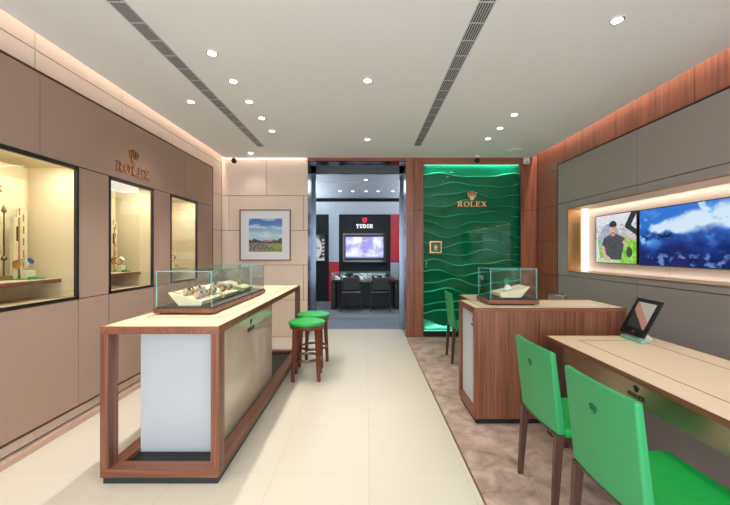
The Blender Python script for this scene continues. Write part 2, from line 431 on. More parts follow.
# solid core behind, open where the showcases are
ys = [YN]
for _, yc in WIN: ys += [yc-HW, yc+HW]
ys.append(YB+0.6)
w.box(XL-0.6, xw, YN, YB+0.6, -0.1, ZW0, 1); w.box(XL-0.6, xw, YN, YB+0.6, ZW1, 3.22, 1)
for i in range(0, len(ys), 2): w.box(XL-0.6, xw, ys[i], ys[i+1], ZW0, ZW1, 1)
jy = [YN, -0.18, 0.74, 1.66, 2.578, 3.497, 4.40, 5.33, YB]
for a, b in zip(jy, jy[1:]):
    panel(w, 'x', XL, xw, a, b, 2.62, 2.847); panel(w, 'x', XL, xw, a, b, 2.847, 3.215)
    panel(w, 'x', XL, xw, a, b, 0.05, 0.20)
for z0, z1 in ((.20, 1.178), (1.178, 1.745), (1.745, 2.318), (2.318, 2.62)): panel(w, 'x', XL, xw, 5.33, YB, z0, z1)
w.build('wall_left', [BEIGE, JOINT], kind='structure')
b = MB(); b.box(XL-0.02, -2.318, YN, YB-0.001, 0.0, 0.043); b.build('baseboard_left', SKIRT, kind='structure', bevel=.003)
t = MB()
YE = 5.48; ZB0, ZB1 = 0.153, 2.687
def brown(a, b_, z0, z1): panel(t, 'x', XBR, XBR-0.03, a, b_, z0, z1)
for a, b_ in ((YN, .513), (.513, 2.573), (2.573, 4.634), (4.634, YE)): brown(a, b_, ZW1, ZB1-.012)
e = [YN, .52]
for _, yc in WIN: e += [yc-HW, yc+HW]
e.append(YE-.012)
for i, (a, b_) in enumerate(zip(e, e[1:])):
    brown(a, b_, ZB0, ZW0)
    if not any(abs(a-(yc-HW)) < 1e-6 for _, yc in WIN): brown(a, b_, ZW0, ZW1)
t.box(XL, XBR+.004, YN, YE, ZB1-.012, ZB1, 1); t.box(XL, XBR+.004, YE-.012, YE, ZB0, ZB1, 1)
t.box(XL, XBR+.004, YN, YE, ZB0-.012, ZB0, 1)
# thin dark backing so that the joints read dark
for z0, z1 in ((ZB0, ZW0), (ZW1, ZB1)): t.box(XL, XBR-0.031, YN, YE, z0, z1, 2)
for i in range(0, len(ys), 2): t.box(XL, XBR-0.031, ys[i], min(ys[i+1], YE), ZW0, ZW1, 2)
t.build('trim_1', [TEXT_BROWN, BRONZE, JOINT], kind='structure')

# showcases in the left wall ------------------------------------------
XN = -2.74
for n, yc in WIN:
    r = thing('window_%d' % n, None, None, (XBR, yc, ZW0), kind='structure')
    y0, y1 = -HW, HW; H = ZW1-ZW0
    fr = MB()
    for a, b_, z0, z1 in ((y0, y0+.022, 0, H), (y1-.022, y1, 0, H), (y0, y1, 0, .022), (y0, y1, H-.03, H)): fr.box(-.02, .005, a, b_, z0, z1)
    fr.build('window_frame', DARKBRONZE, r)
    MB().box(-.012, -.007, y0+.02, y1-.02, .02, H-.028).build('glass_pane', WINGLASS, r)
    li = MB(); d = XN-XBR
    li.box(d-.02, d, y0, y1, 0, H)
    li.box(d, -.021, y0-.02, y0+.001, -.0, H); li.box(d, -.021, y1-.001, y1+.02, 0, H)
    li.box(d, -.021, y0, y1, -.02, .012); li.box(d, -.021, y0, y1, H-.012, H+.02)
    li.build('niche_lining', NICHECREAM, r)

# back wall, left part ------------------------------------------------
w = MB()
w.box(XL-.6, -.957, YB+.02, YB+.6, -.1, 3.22, 1)
zr = [.0, .604, 1.178, 1.745, 2.318, 2.89, 3.215]
A = [XL, -1.637, -.952]; B = [XL, -2.253, -1.026, -.952]
for k, (z0, z1) in enumerate(zip(zr, zr[1:])):
    js = A if k % 2 == 0 else B
    if k == 5: js = [XL, -.952]
    for a, b_ in zip(js, js[1:]): panel(w, 'y', YB, YB+.02, a, b_, z0, z1)
w.build('wall_back', [BEIGE, JOINT, WALLWOOD['z'], WALLWOOD['x'], BLACK], kind='structure')
w = MB()
# right part of the back wall: veneer posts and header round the green panel
XP0, XP1, XG0, XG1 = .657, .655, .945, 2.545
w.box(.657, XG0, YB+.02, YB+.6, -.1, 3.22, 1); 
BW = [BEIGE, JOINT, WALLWOOD['z'], WALLWOOD['x'], BLACK]
for a, b_ in ((.657, .79), (.79, XG0)):
    for z0, z1 in ((0, 1.04), (1.04, 2.08), (2.08, 3.215)): panel(w, 'y', YB, YB+.02, a, b_, z0, z1, 2)
w.build('wall_back', BW, kind='structure'); w = MB()
w.box(XG1, XR+.6, YB+.02, YB+.6, -.1, 3.22, 1)
for a, b_ in ((XG1, XR),):
    for z0, z1 in ((0, 1.04), (1.04, 2.08), (2.08, 3.215)): panel(w, 'y', YB, YB+.02, a, b_, z0, z1, 2)
w.build('wall_back', BW, kind='structure'); w = MB()
w.box(XG0, XG1, YB+.2, YB+.6, -.1, 3.22, 1); w.build('wall_back', BW, kind='structure'); w = MB()
w.box(XG0, XG1, YB, YB+.2, 2.838, 3.215, 3)
w.build('wall_back', BW, kind='structure'); w = MB()
w.box(XG0, XG1, YB+.01, YB+.2, -.05, .085, 4)
w.build('baseboard_back', BW, kind='structure'); w = MB()
w.box(-.957, .657, YB+.0, YB+.6, 2.885, 3.22, 3)
w.build('wall_back', BW, kind='structure')
b = MB(); b.box(-2.318, -.953, YB-.012, YB, 0, .012); b.build('baseboard_back', SKIRT, kind='structure')

# door surround of brushed steel
d = MB()
d.box(-.957, -.952, YB-.006, 6.52, 0, 2.878); d.box(.652, .657, YB-.006, 6.52, 0, 2.878)
d.box(-.957, -.90, 6.47, 6.52, 0, 2.878); d.box(.60, .657, 6.47, 6.52, 0, 2.878)
d.build('door_1', STEEL, kind='structure')
d = MB(); d.box(-.957, .657, YB-.006, 6.52, 2.874, 2.885); d.box(-.957, .657, 6.47, 6.52, 2.80, 2.876); d.build('trim_2', BLACKGLOSS, kind='structure')

# right wall ----------------------------------------------------------
w = MB()
w.box(XR+.02, XR+.6, YN, YB+.6, -.1, 1.128, 1); w.box(XR+.02, XR+.6, YN, YB+.6, 1.986, 3.22, 1)
w.box(XR+.02, XR+.6, 4.95, YB+.6, 1.128, 1.986, 1); w.box(XR+.02, XR+.6, YN, 1.2, 1.128, 1.986, 1)
jr = [YN, -1.03, .34, 1.71, 3.08, 4.45, 5.82, YB]
for a, b_ in zip(jr, jr[1:]): panel(w, 'x', XR, XR+.02, a, b_, 2.6, 3.215)
for a, b_ in ((5.1, YB-.2), (YB-.2, YB)):
    for z0, z1 in ((0, 1.04), (1.04, 1.56), (1.56, 2.08), (2.08, 2.6)): panel(w, 'x', XR, XR+.02, a, b_, z0, z1)
w.build('wall_right', [WALLWOOD['z'], JOINT], kind='structure')
t = MB()
YR1 = 5.225; ZR1 = 2.665; NY0, NY1, NZ0, NZ1 = 1.2, 4.95, 1.128, 1.986
def grey(a, b_, z0, z1): panel(t, 'x', XGR, XR, a, b_, z0, z1)
gj = [YN, -.13, 1.78, 3.69, YR1-.008]
for a, b_ in zip(gj, gj[1:]): grey(a, b_, 2.081, ZR1-.012); grey(a, b_, .08, 1.064)
for a, b_ in zip(gj, gj[1:]): grey(a, b_, 1.064, NZ0) if b_ < 5 else None
for a, b_ in zip(gj, gj[1:]): grey(a, b_, NZ1, 2.081) if b_ < 5 else None
grey(3.69, NY1, 1.064, NZ0); grey(3.69, NY1, NZ1, 2.081)
grey(NY1, YR1-.008, 1.064, 2.081); grey(YN, NY0, NZ0, NZ1)
t.box(XGR-.003, XR, YN, YR1, ZR1-.012, ZR1, 1); t.box(XGR-.003, XR, YR1-.008, YR1, 0.003, ZR1, 1)
t.box(XR-.004, XR+.001, YN, YR1-.01, .003, NZ0, 2); t.box(XR-.004, XR+.001, YN, YR1-.01, NZ1, ZR1-.02, 2); t.box(XR-.004, XR+.001, NY1, YR1-.01, NZ0, NZ1, 2)
t.build('trim_3', [TEXT_GREY, DARKBRONZE, JOINT], kind='structure')
# the lit recess that holds the screens
XNB = 3.047
t = MB()
for a, b_ in ((NY0, 1.6), (1.6, 3.6), (3.6, NY1)): t.box(XNB, XNB+.02, a+.002, b_-.002, NZ0, NZ1)
t.box(XNB+.021, XNB+.03, NY0, NY1, NZ0, NZ1, 1)
t.box(XGR+.001, XNB+.03, NY0, NY1, NZ0-.012, NZ0+.004); t.box(XGR+.001, XNB+.03, NY0, NY1, NZ1-.004, NZ1+.012)
t.box(XGR, XNB+.03, NY0-.012, NY0, NZ0, NZ1)
t.build('trim_4', [NICHE_BACK, JOINT], kind='structure')
t = MB(); t.box(XGR-.002, 2.958, NY1-.004, NY1+.01, NZ0, NZ1); t.box(XGR-.002, XGR+.012, NY0, NY1, NZ0-.008, NZ0+.006); t.box(XGR-.002, XGR+.012, NY0, NY1, NZ1-.006, NZ1+.008)
t.build('trim_5', BRASS, kind='structure')
t = thing('light_strip', 'glowing vertical light strip at the far end of the screen recess', 'light', ((2.958+XNB)/2, NY1-.004, NZ0+.004))
MB().box(-(XNB-2.958)/2, (XNB-2.958)/2, -.012, 0, 0, NZ1-NZ0-.008).build('diffuser', STRIP, t)

# shop-front behind the camera: a wide opening to the street
w = MB(); w.box(XL-.6, -2.1, YN-.15, YN, -.1, 3.28); w.box(2.0, XR+.6, YN-.15, YN, -.1, 3.28); w.box(-2.1, 2.0, YN-.15, YN, 2.75, 3.28)
w.build('wall_front', BEIGE, kind='structure')

# ------------------------------------------------------------------ CEILING FITTINGS
SPOTS = [
 (1.67, 2.395, 'downlight nearest the camera on the right side of the ceiling'),
 (-1.195, 2.793, 'nearest of the five downlights beside the left vent'),
 (-1.2, 3.257, 'second nearest of the five downlights beside the left vent'),
 (-1.2, 3.698, 'middle one of the five downlights beside the left vent'),
 (-1.203, 4.153, 'fourth of the five downlights beside the left vent'),
 (-1.202, 4.6, 'farthest of the five downlights beside the left vent'),
 (-1.8, 3.70, 'downlight left of the left vent, over the counter'),
 (-1.805, 5.63, 'downlight near the back left corner beside the security camera'),
 (.014, 3.242, 'larger lone downlight in the middle of the ceiling'),
 (.02, 4.95, 'lone downlight in the middle of the ceiling before the doorway'),
 (1.67, 4.05, 'nearest of the three downlights in a row on the right'),
 (1.675, 4.496, 'middle one of the three downlights in a row on the right'),
 (1.663, 4.91, 'farthest of the three downlights in a row on the right')]
def make_downlight(name, lens):
    r = thing(name, '', 'ceiling light')
    MB().lathe([(.0425, -.0005), (.0445, -.004), (.051, -.004), (.052, 0)], n=28).build('trim_ring', WHITEPL, r, smooth=True)
    MB().lathe([(.034, -.0008), (.034, -.0035), (.0424, -.0035), (.0424, -.0008)], n=28).build('baffle', BRONZE, r, smooth=True)
    o = MB(); o.cyl((0, 0, -.0045), .0335, .004, 24); o.build('lens', lens, r)
    return r
dl = make_downlight('downlight', LAMP); dl['group'] = 'ceiling downlights'
for i, (x, y, lb) in enumerate(SPOTS):
    if i == 0: dl.location = (x, y, ZC); dl['label'] = lb
    else: dup(dl, (x, y, ZC), 0, lb)

def vent(x0, x1, y0, y1, lb):
    r = thing('ceiling_vent', lb, 'vent', ((x0+x1)/2, y0, ZC), group='slot vents in the ceiling')
    W = (x1-x0)/2; Ln = y1-y0
    m = MB()
    for a, b_, c0, c1 in ((-W, -W+.008, 0, Ln), (W-.008, W, 0, Ln), (-W, W, 0, .008), (-W, W, Ln-.008, Ln)): m.box(a, b_, c0, c1, -.006, -.0002)
    m.build('frame', VENTW, r)
    MB().box(-W+.008, W-.008, .008, Ln-.008, -.0012, -.0004).build('duct_opening', VOID, r)
    m = MB()
    for k in range(5):
        x = -W + .012 + (2*W-.024)*(k+.5)/5
        m.box(x-.004, x+.004, .008, Ln-.008, -.005, -.0016)
    m.build('slats', VENTD, r)
    y = .09
    while y < Ln-.05:
        MB().box(-W+.008, W-.008, y, y+.012, -.0062, -.0054).build('crossbar', VENTW, r); y += .203
vent(-1.59, -1.48, .9, 5.28, 'long dark slot vent in the ceiling on the left')
vent(.692, .80, .9, 5.24, 'long dark slot vent in the ceiling on the right')

sp = thing('ceiling_speaker', 'round flat white disc fitting on the ceiling near the back right corner', 'speaker', (2.265, 5.49, ZC))
MB().lathe([(.13, 0), (.13, -.006), (.118, -.012), (.0005, -.012)], n=40).build('grille', WHITEPL, sp, smooth=True)
MB().ring((0, 0, -.011), .122, .005).build('rim', VENTW, sp, smooth=True)
MB().cyl((0, 0, -.017), .012, .006).build('indicator', VENTD, sp)
def seccam(x, y, lb):
    r = thing('security_camera', lb, 'camera', (x, y, ZC), group='black security cameras')
    MB().cyl((0, 0, -.02), .042, .02, 24).build('mount', WHITEPL, r, bevel=.004)
    MB().cyl((0, 0, -.04), .016, .022, 16).build('neck', WHITEPL, r)
    n = 16; pr = [(.044*math.sin(PI*k/n)+1e-4, -.075-.044*math.cos(PI*k/n)) for k in range(n+1)]
    MB().lathe(pr, n=24).build('dome', BLACKGLOSS, r, smooth=True)
    MB().cyl((0, -.05, -.08), .017, .012, 18, 'y').build('lens', DARKBRONZE, r)
seccam(-2.13, 5.81, 'black security camera hanging near the back left corner')
seccam(1.79, 5.78, 'black security camera hanging in front of the green wave panel')
ss = thing('wall_sensor', 'small white box sensor high in the back right corner', 'sensor', (2.62, YB, 2.84))
MB().box(-.045, .045, -.06, 0, -.01, .09).build('housing', WHITEPL, ss, bevel=.008)
MB().box(-.02, .02, -.068, -.058, .0, .03).build('sensor_window', VENTD, ss)

# ------------------------------------------------------------------ LEFT COUNTER
CX0, CX1, CY0, CY1, CZ = -1.597, -.883, 2.16, 4.816, .949
ct = thing('display_counter', 'long walnut framed counter with cream top on the left', 'counter', (CX0, CY0, 0))
w_, l_ = CX1-CX0, CY1-CY0
m = MB(); m.box(0, w_, 0, l_, CZ-.045, CZ-.004)
m.box(0, .012, 0, l_, CZ-.004, CZ); m.box(w_-.012, w_, 0, l_, CZ-.004, CZ); m.box(.012, w_-.012, 0, .012, CZ-.004, CZ); m.box(.012, w_-.012, l_-.012, l_, CZ-.004, CZ)
m.build('worktop', WOOD['y'], ct)
m = MB(); m.box(.013, w_-.013, .013, l_-.013, CZ-.0035, CZ-.0005); m.build('leather_inlay', CREAM, ct, label='cream leather inlay')
m = MB()
for x in (.10, w_-.10): m.box(x-.0025, x+.0025, .3, l_-.25, CZ-.002, CZ+.0004)
for x in (.13, w_-.13): m.box(x-.0015, x+.0015, .3, l_-.25, CZ-.002, CZ+.0004)
for y in (.3, l_-.25): m.box(.10, w_-.10, y-.0025, y+.0025, CZ-.002, CZ+.0004)
m.build('inlay_slit', SLIT, ct)
for x in (0, w_-.05):
    for y in (0, l_-.09):
        MB().box(x, x+.05, y, y+.09, .092, CZ-.045).build('post', WOOD['z'], ct, bevel=.002)
for x in (0, w_-.09): MB().box(x, x+.09, .09, l_-.09, .041, .092).build('bottom_rail', WOOD['y'], ct, bevel=.002)
for y in (0, l_-.09): MB().box(0, w_, y, y+.09, .041, .092).build('bottom_rail', WOOD['x'], ct, bevel=.002)
MB().box(.09, w_-.09, .09, l_-.09, .041, .062).build('platform', BLACK, ct)
MB().box(.012, w_-.012, .012, l_-.012, 0, .041).build('plinth', PLINTH, ct)
bx0, bx1, by0, by1 = -1.506-CX0, -.997-CX0, 2.407-CY0, 3.818-CY0
m = MB(); m.box(bx0, bx1-.012, by0+.01, by1, .062, CZ-.045); m.build('cabinet_body', WHITEPANEL, ct)
MB().box(bx0, bx1-.012, by0, by0+.01, .062, CZ-.045).build('end_panel', WHITEPANEL, ct, label='white fabric end panel')
MB().box(bx1-.012, bx1, by0, by1, .062, CZ-.045).build('side_panel', GLOSSCREAM, ct, label='glossy cream side panel')
# emblem on the side panel, facing +x: reading direction runs towards +y
def sign_polys(h_text, h_crown, gap):
    a, W = word('ROLEX', h_text)
    return a, [[(x, y+h_text+gap) for x, y in q] for q in crown(h_crown)], W
a, cr, W = sign_polys(.032, .052, .014)
MB().flat(a, (bx1, 3.12-CY0, .72), (0, 1, 0), (0, 0, 1), .004).build('lettering', DARKBRONZE, ct)
MB().flat(cr, (bx1, 3.12-CY0, .72), (0, 1, 0), (0, 0, 1), .004).build('crown_emblem', GREENDARK, ct, label='dark green crown emblem')

# ------------------------------------------------------------------ STOOLS
def make_stool(lb, loc):
    r = thing('counter_stool', lb, 'stool', loc, group='green stools at the counter')
    pr = [(.19, .596), (.201, .606), (.203, .618), (.196, .63), (.16, .641), (.1, .647), (.04, .649), (.001, .65)]
    MB().lathe(pr, n=48).build('seat', GREENSEAT, r, smooth=True)
    MB().lathe([(.178, .555), (.186, .56), (.19, .575), (.19, .596)], n=48).build('seat_rail', STOOLWOOD, r, smooth=True)
    for k in range(4):
        a = R(45+90*k)
        MB().bar((.196*math.cos(a), .196*math.sin(a), 0), (.163*math.cos(a), .163*math.sin(a), .585), .030, .042, up=(-math.sin(a), math.cos(a), 0)).build('leg', STOOLWOOD, r, bevel=.004)
    MB().ring((0, 0, .225), .158, .010, 48, 8, sq=1.5).build('foot_ring', BRONZE, r, smooth=True)
    return r
make_stool('nearer round green stool with walnut legs beside the counter', (-.655, 4.0, 0)).rotation_euler.z = R(4)
s2 = make_stool('farther round green stool with walnut legs, behind the other stool', (-.65, 4.47, 0)); s2.rotation_euler.z = R(-8)

# ------------------------------------------------------------------ DISPLAY CASES (wood base, glass box)
def display_case(lb, x0, x1, y0, y1, z, group):
    r = thing('display_case', lb, 'display case', ((x0+x1)/2, (y0+y1)/2, z), group=group)
    a, b_ = (x1-x0)/2, (y1-y0)/2
    MB().box(-a+.03, a-.03, -b_+.03, b_-.03, 0.0005, .012).build('foot', BLACK, r)
    MB().box(-a, a, -b_, b_, .012, .044).build('base', WOOD['x' if a > b_ else 'y'], r, bevel=.002)
    MB().box(-a+.012, a-.012, -b_+.012, b_-.012, .0442, .052).build('base_liner', BLACK, r)
    g = .014; T = .005; z0, z1 = .0522, .305
    for s in ((-a+g, -a+g+T, -b_+g, b_-g), (a-g-T, a-g, -b_+g, b_-g)): MB().pane(s[0], s[1], s[2], s[3], z0, z1).build('glass_pane', [GLASS, TEAL], r)
    for s in ((-b_+g, -b_+g+T), (b_-g-T, b_-g)): MB().pane(-a+g+T+.0003, a-g-T-.0003, s[0], s[1], z0, z1).build('glass_pane', [GLASS, TEAL], r)
    MB().pane(-a+g, a-g, -b_+g, b_-g, z1+.0003, z1+.0003+T).build('glass_pane', [GLASS, TEAL], r)
    return z+.052
GC = 'glass display cases on the counters'
ZT = display_case('long glass display case full of watches on the left counter, nearer one', -1.516, -1.087, 2.563, 3.439, CZ+.0005, GC)
display_case('short glass display case at the far end of the left counter', -1.516, -1.087, 3.46, 3.9, CZ+.0005, GC)
display_case('small glass display case on the walnut island at right', 1.043, 1.468, 3.046, 3.40, .9435, GC)

def tray(lb, x0, x1, y0, y1, high_left, cushions, plaque=None):
    """sloping cream presentation tray; returns a function giving a point on its top"""
    h0, h1 = (.095, .035) if high_left else (.035, .095)
    r = thing('watch_tray', lb, 'tray', ((x0+x1)/2, (y0+y1)/2, ZT+.0005), group='sloping watch trays')
    a = (x1-x0)/2; b_ = (y1-y0)/2
    if high_left: poly = [(-a, h0), (-a+.08, 0), (a-.012, 0), (a, h1-.008), (a, h1)]
    else: poly = [(a, h1), (a-.08, 0), (-a+.012, 0), (-a, h0-.008), (-a, h0)]
    MB().prism(poly, -b_, b_).build('tray_body', NICHEBOARD, r, bevel=.002)
    zz = lambda x: h0 + (h1-h0)*(x+a)/(2*a)
    ang = math.atan2(h0-h1, 2*a)
    for (cx, cy) in cushions:
        M = Matrix.Translation((cx, cy, zz(cx)+.0008)) @ Matrix.Rotation(ang, 4, 'Y')
        m = MB(); m.lathe([(.012, -.031), (.0172, -.029), (.0172, .029), (.012, .031)], (0, 0, .0275), 20, 'y'); m.box(-.007, .007, -.029, .029, 0, .014); m.move(M).build('cushion', CUSH, r, smooth=True)
    if plaque:
        M = Matrix.Translation((plaque[0], plaque[1], zz(plaque[0])+.0008)) @ Matrix.Rotation(ang, 4, 'Y')
        MB().box(-.03, .03, -.012, .012, 0, .006).move(M).build('plaque', BRASS, r, label='small brass plaque')
    return r, zz, ang
def make_watch(dial, metal, lb, loc, rot, group, cat='watch', s=1.0, arc_=True):
    r = thing('wrist_watch', lb, cat, loc, 0, group); r.rotation_euler = rot
    MB().arcring(.0235, .003, 2.6, -120 if arc_ else -180, 112 if arc_ else 180).move(Matrix.Translation((0, 0, -.018))).build('bracelet', metal, r, smooth=True)
    MB().lathe([(.017, 0), (.0195, .002), (.0195, .007), (.017, .0095)], n=24).build('watch_case', metal, r, smooth=True)
    MB().cyl((0, 0, .0096), .0155, .0008, 20).build('dial', dial, r)
    r.scale = (s, s, s)
    return r
ROWS = ['first', 'second', 'third', 'fourth']
def fill(tr, zz, ang, pts, where, group, metals):
    c = tr.location
    for i, (cx, cy, lb) in enumerate(pts):
        # stands on the cushion, dial up and towards the customer
        tilt = ang + R(38)*(1 if ang > 0 else -1)
        C0 = Matrix.Translation((cx, cy, zz(cx)+.0008)) @ Matrix.Rotation(ang, 4, 'Y') @ Vector((0, 0, .0275))
        off = Matrix.Translation(C0 + Vector((math.sin(tilt), 0, math.cos(tilt)))*.0182)
        p = c + (off @ Vector((0, 0, 0)))
        make_watch(DIALS[i % 4], metals[i % len(metals)], lb % where, p, (0, tilt, 0), group)
c1 = [(x, y) for y in (-.13, -.045, .04, .125) for x in (-.02, .07)]
tr, zz, an = tray('cream sloping tray with eight watches in the long display case', -1.455, -1.20, 2.64, 3.0, True, c1, (-.085, -.13))
pts = []
for i, (x, y) in enumerate(c1):
    pts.append((x, y, '%s row, %s watch on %%s' % (ROWS[i//2], ('higher left', 'lower right')[i % 2])))
fill(tr, zz, an, pts, 'the near tray of the long case', 'watches on the near tray', [SILVER, SILVER, GOLD])
c2 = [(x, y) for y in (-.07, .07) for x in (-.02, .07)]
tr, zz, an = tray('cream sloping tray with four watches at the far end of the long case', -1.455, -1.20, 3.07, 3.37, True, c2)
pts = [(x, y, '%s row, %s watch on %%s' % (('nearer', 'farther')[i//2], ('higher left', 'lower right')[i % 2])) for i, (x, y) in enumerate(c2)]
fill(tr, zz, an, pts, 'the far tray of the long case', 'watches on the far tray', [SILVER, GOLD])
c3 = [(.02, 0)]
tr, zz, an = tray('cream sloping tray with one watch in the short case', -1.44, -1.2, 3.56, 3.8, True, c3)
fill(tr, zz, an, [(.02, 0, 'single watch on the tray of %s')], 'the short display case', None, [SILVER])
tr, zz, an = tray('cream sloping tray in the glass case on the walnut island', 1.155, 1.415, 3.10, 3.33, False, [])
p = tr.location + Vector((-.03, -.02, zz(-.03)+.003))
st = thing('watch_stand', 'white wedge stand with a small green tag in the island case', 'stand', p)
M = Matrix.Rotation(an, 4, 'Y')
MB().prism([(-.035, 0), (.035, 0), (.02, .035), (.004, .05)], -.02, .02).move(M).build('wedge', WHITEPL, st, bevel=.002)
MB().box(.006, .05, -.001, .001, .045, .09).move(M @ Matrix.Rotation(R(-18), 4, 'Y')).build('tag', GREENCLOTH, st, label='green tag')
MB().box(.03, .034, -.0008, .0008, .03, .05).move(M).build('tag_pin', CHROME, st)

# ------------------------------------------------------------------ ISLAND (right, middle)
IX0, IX1, IY0, IY1, IZ = .879, 2.109, 2.913, 3.41, .943
isl = thing('display_island', 'walnut veneer island with a cream side panel and cream top, behind the front desk', 'island', (IX0, IY0, 0))
w_, l_ = IX1-IX0, IY1-IY0
mid = 1.40-IX0
m = MB(); m.box(.05, mid-.0015, 0, .02, .045, IZ-.03); m.box(mid+.0015, w_, 0, .02, .045, IZ-.03); m.build('front_panel', WOOD['z'], isl)
MB().box(.05, w_, .02, l_, .045, IZ-.03).build('carcass', WOOD['z'], isl)
m = MB(); m.box(0, .05, 0, .045, .045, IZ-.03); m.box(0, .05, l_-.045, l_, .045, IZ-.03); m.box(0, .05, .045, l_-.045, .045, .12); m.box(0, .05, .045, l_-.045, IZ-.05, IZ-.03)
m.build('side_frame', WOOD['z'], isl)
MB().box(.026, .05, .045, l_-.045, .12, IZ-.05).build('side_panel', WHITEPANEL, isl, label='pale cream inset side panel')
m = MB(); m.box(0, w_, 0, l_, IZ-.03, IZ-.004)
m.box(0, .01, 0, l_, IZ-.004, IZ); m.box(w_-.01, w_, 0, l_, IZ-.004, IZ); m.box(.01, w_-.01, 0, .01, IZ-.004, IZ); m.box(.01, w_-.01, l_-.01, l_, IZ-.004, IZ)
m.build('worktop', WOOD['x'], isl)
MB().box(.011, w_-.011, .011, l_-.011, IZ-.0035, IZ-.0005).build('leather_inlay', CREAM, isl, label='cream leather inlay')
m = MB()
for x in (.075, w_-.09): m.box(x-.002, x+.002, .06, l_-.06, IZ-.002, IZ+.0003)
for y in (.06, l_-.06): m.box(.075, w_-.09, y-.002, y+.002, IZ-.002, IZ+.0003)
m.build('inlay_slit', SLIT, isl)
MB().box(.015, w_-.015, .015, l_-.015, .003, .045).build('plinth', BLACK, isl)
a, W = word('ROLEX', .02)
MB().flat([[(x*1, y) for x, y in q] for q in crown(.045)], (.026, .12, .80), (0, -1, 0), (0, 0, 1), .003).build('crown_emblem', CHAMPAGNE, isl, label='small gold crown emblem')
MB().flat(a, (.026, .12, .77), (0, -1, 0), (0, 0, 1), .003).build('lettering', CHAMPAGNE, isl)

# ------------------------------------------------------------------ DESKS
def make_desk(lb, loc):
    r = thing('sales_desk', lb, 'desk', loc, group='walnut edged desks with cream tops')
    W, Ln, Z = .785, 1.86, .75
    m = MB(); m.box(0, W, 0, Ln, Z-.028, Z-.004)
    m.box(0, .008, 0, Ln, Z-.004, Z); m.box(W-.008, W, 0, Ln, Z-.004, Z); m.box(.008, W-.008, 0, .008, Z-.004, Z); m.box(.008, W-.008, Ln-.008, Ln, Z-.004, Z)
    m.build('desk_top', WOOD['y'], r, bevel=.001)
    MB().box(.009, W-.009, .009, Ln-.009, Z-.0035, Z-.0005).build('leather_inlay', CREAM, r, label='cream leather inlay')
    m = MB(); q = .0022
    for x in (.17, .61): m.box(x-q, x+q, .15, Ln-.15, Z-.002, Z+.0003)
    for y in (.15, Ln-.15): m.box(.17, .61, y-q, y+q, Z-.002, Z+.0003)
    m.build('inlay_slit', SLIT, r)
    for x in (.006, W-.056):
        for y in (.006, Ln-.226): MB().box(x, x+.05, y, y+.22, .003, Z-.028).build('leg', LEGWOOD if x < .1 else WOOD['z'], r, bevel=.003)
    MB().box(.014, .03, .226, Ln-.226, .605, Z-.0285).build('apron', CHAMPAGNE, r, label='champagne metal apron with emblem')
    MB().box(W*.42, W*.42+.02, .02, Ln-.02, .05, Z-.0285).build('modesty_panel', TEXT_GREY, r)
    a, Wd = word('ROLEX', .021)
    yc = 1.872-.926
    MB().flat(a, (.014, yc, .638), (0, -1, 0), (0, 0, 1), .003).build('lettering', DARKBRONZE, r)
    MB().flat(crown(.036), (.014, yc, .668), (0, -1, 0), (0, 0, 1), .003).build('crown_emblem', DARKBRONZE, r)
    return r
dk = make_desk('long walnut edged desk with cream top at front right', (1.391, .926, 0))
dup(dk, (1.40, 3.585, 0), 0, 'desk behind the island, only its cream top corner showing')

# ------------------------------------------------------------------ GREEN CHAIRS
def make_chair(lb, loc, rz):
    """faces +x; origin on the floor under the middle of the backrest"""
    r = thing('green_chair', lb, 'chair', loc, rz, 'green upholstered chairs')
    hw = .213
    # backrest: gently bowed slab leaning back towards -x
    vs = []; fs = []; ny, nz = 8, 6
    def bx(j, k, side):
        y = -hw + 2*hw*j/ny; z = .445 + .432*k/nz
        t_ = k/nz
        x = .012 - .045*t_ - .014*(1-(y/hw)**2)
        return (x + (.043 - .012*t_)*side, y*(1 - .02*(1-t_)), z)
    for side in (0, 1):
        for k in range(nz+1):
            for j in range(ny+1): vs.append(bx(j, k, side))
    n1 = (nz+1)*(ny+1); I = lambda j, k, s: s*n1 + k*(ny+1) + j
    for k in range(nz):
        for j in range(ny):
            fs.append((I(j,k,0), I(j,k+1,0), I(j+1,k+1,0), I(j+1,k,0))); fs.append((I(j,k,1), I(j+1,k,1), I(j+1,k+1,1), I(j,k+1,1)))
    for k in range(nz):
        fs.append((I(0,k,0), I(0,k,1), I(0,k+1,1), I(0,k+1,0))); fs.append((I(ny,k,0), I(ny,k+1,0), I(ny,k+1,1), I(ny,k,1)))
    for j in range(ny):
        fs.append((I(j,0,0), I(j+1,0,0), I(j+1,0,1), I(j,0,1))); fs.append((I(j,nz,0), I(j,nz,1), I(j+1,nz,1), I(j+1,nz,0)))
    MB().idx(vs, fs).build('backrest', GREEN, r, bevel=.011, seg=4)
    MB().box(.047, .46, -.21, .21, .428, .478).build('seat', GREENSEAT, r, bevel=.018, seg=4)
    MB().box(.06, .44, -.185, .185, .405, .4275).build('seat_frame', LEGWOOD, r, bevel=.003)
    MB().box(.004, .046, -.209, .209, .432, .4445).build('back_trim', LEGWOOD, r, bevel=.003)
    for s in (-1, 1):
        MB().bar((-.005, s*.198, .004), (.022, s*.190, .4315), .030, .044, .022, .030, up=(0, 1, 0)).build('leg', LEGWOOD, r, bevel=.003)
        MB().bar((.435, s*.188, .004), (.425, s*.18, .4275), .026, .036, up=(0, 1, 0)).build('leg', LEGWOOD, r, bevel=.003)
    M = Matrix.Translation((-.0352, 0, .745)) @ Matrix.Rotation(R(-6), 4, 'Y')
    MB().flat(crown(.042), (0, 0, 0), (0, -1, 0), (0, 0, 1), .003).move(M).build('crown_emblem', GREENDARK, r, label='stitched dark green crown emblem')
    return r
ch = make_chair('nearest green leather chair at the front desk', (.955, 1.456, 0), R(2))
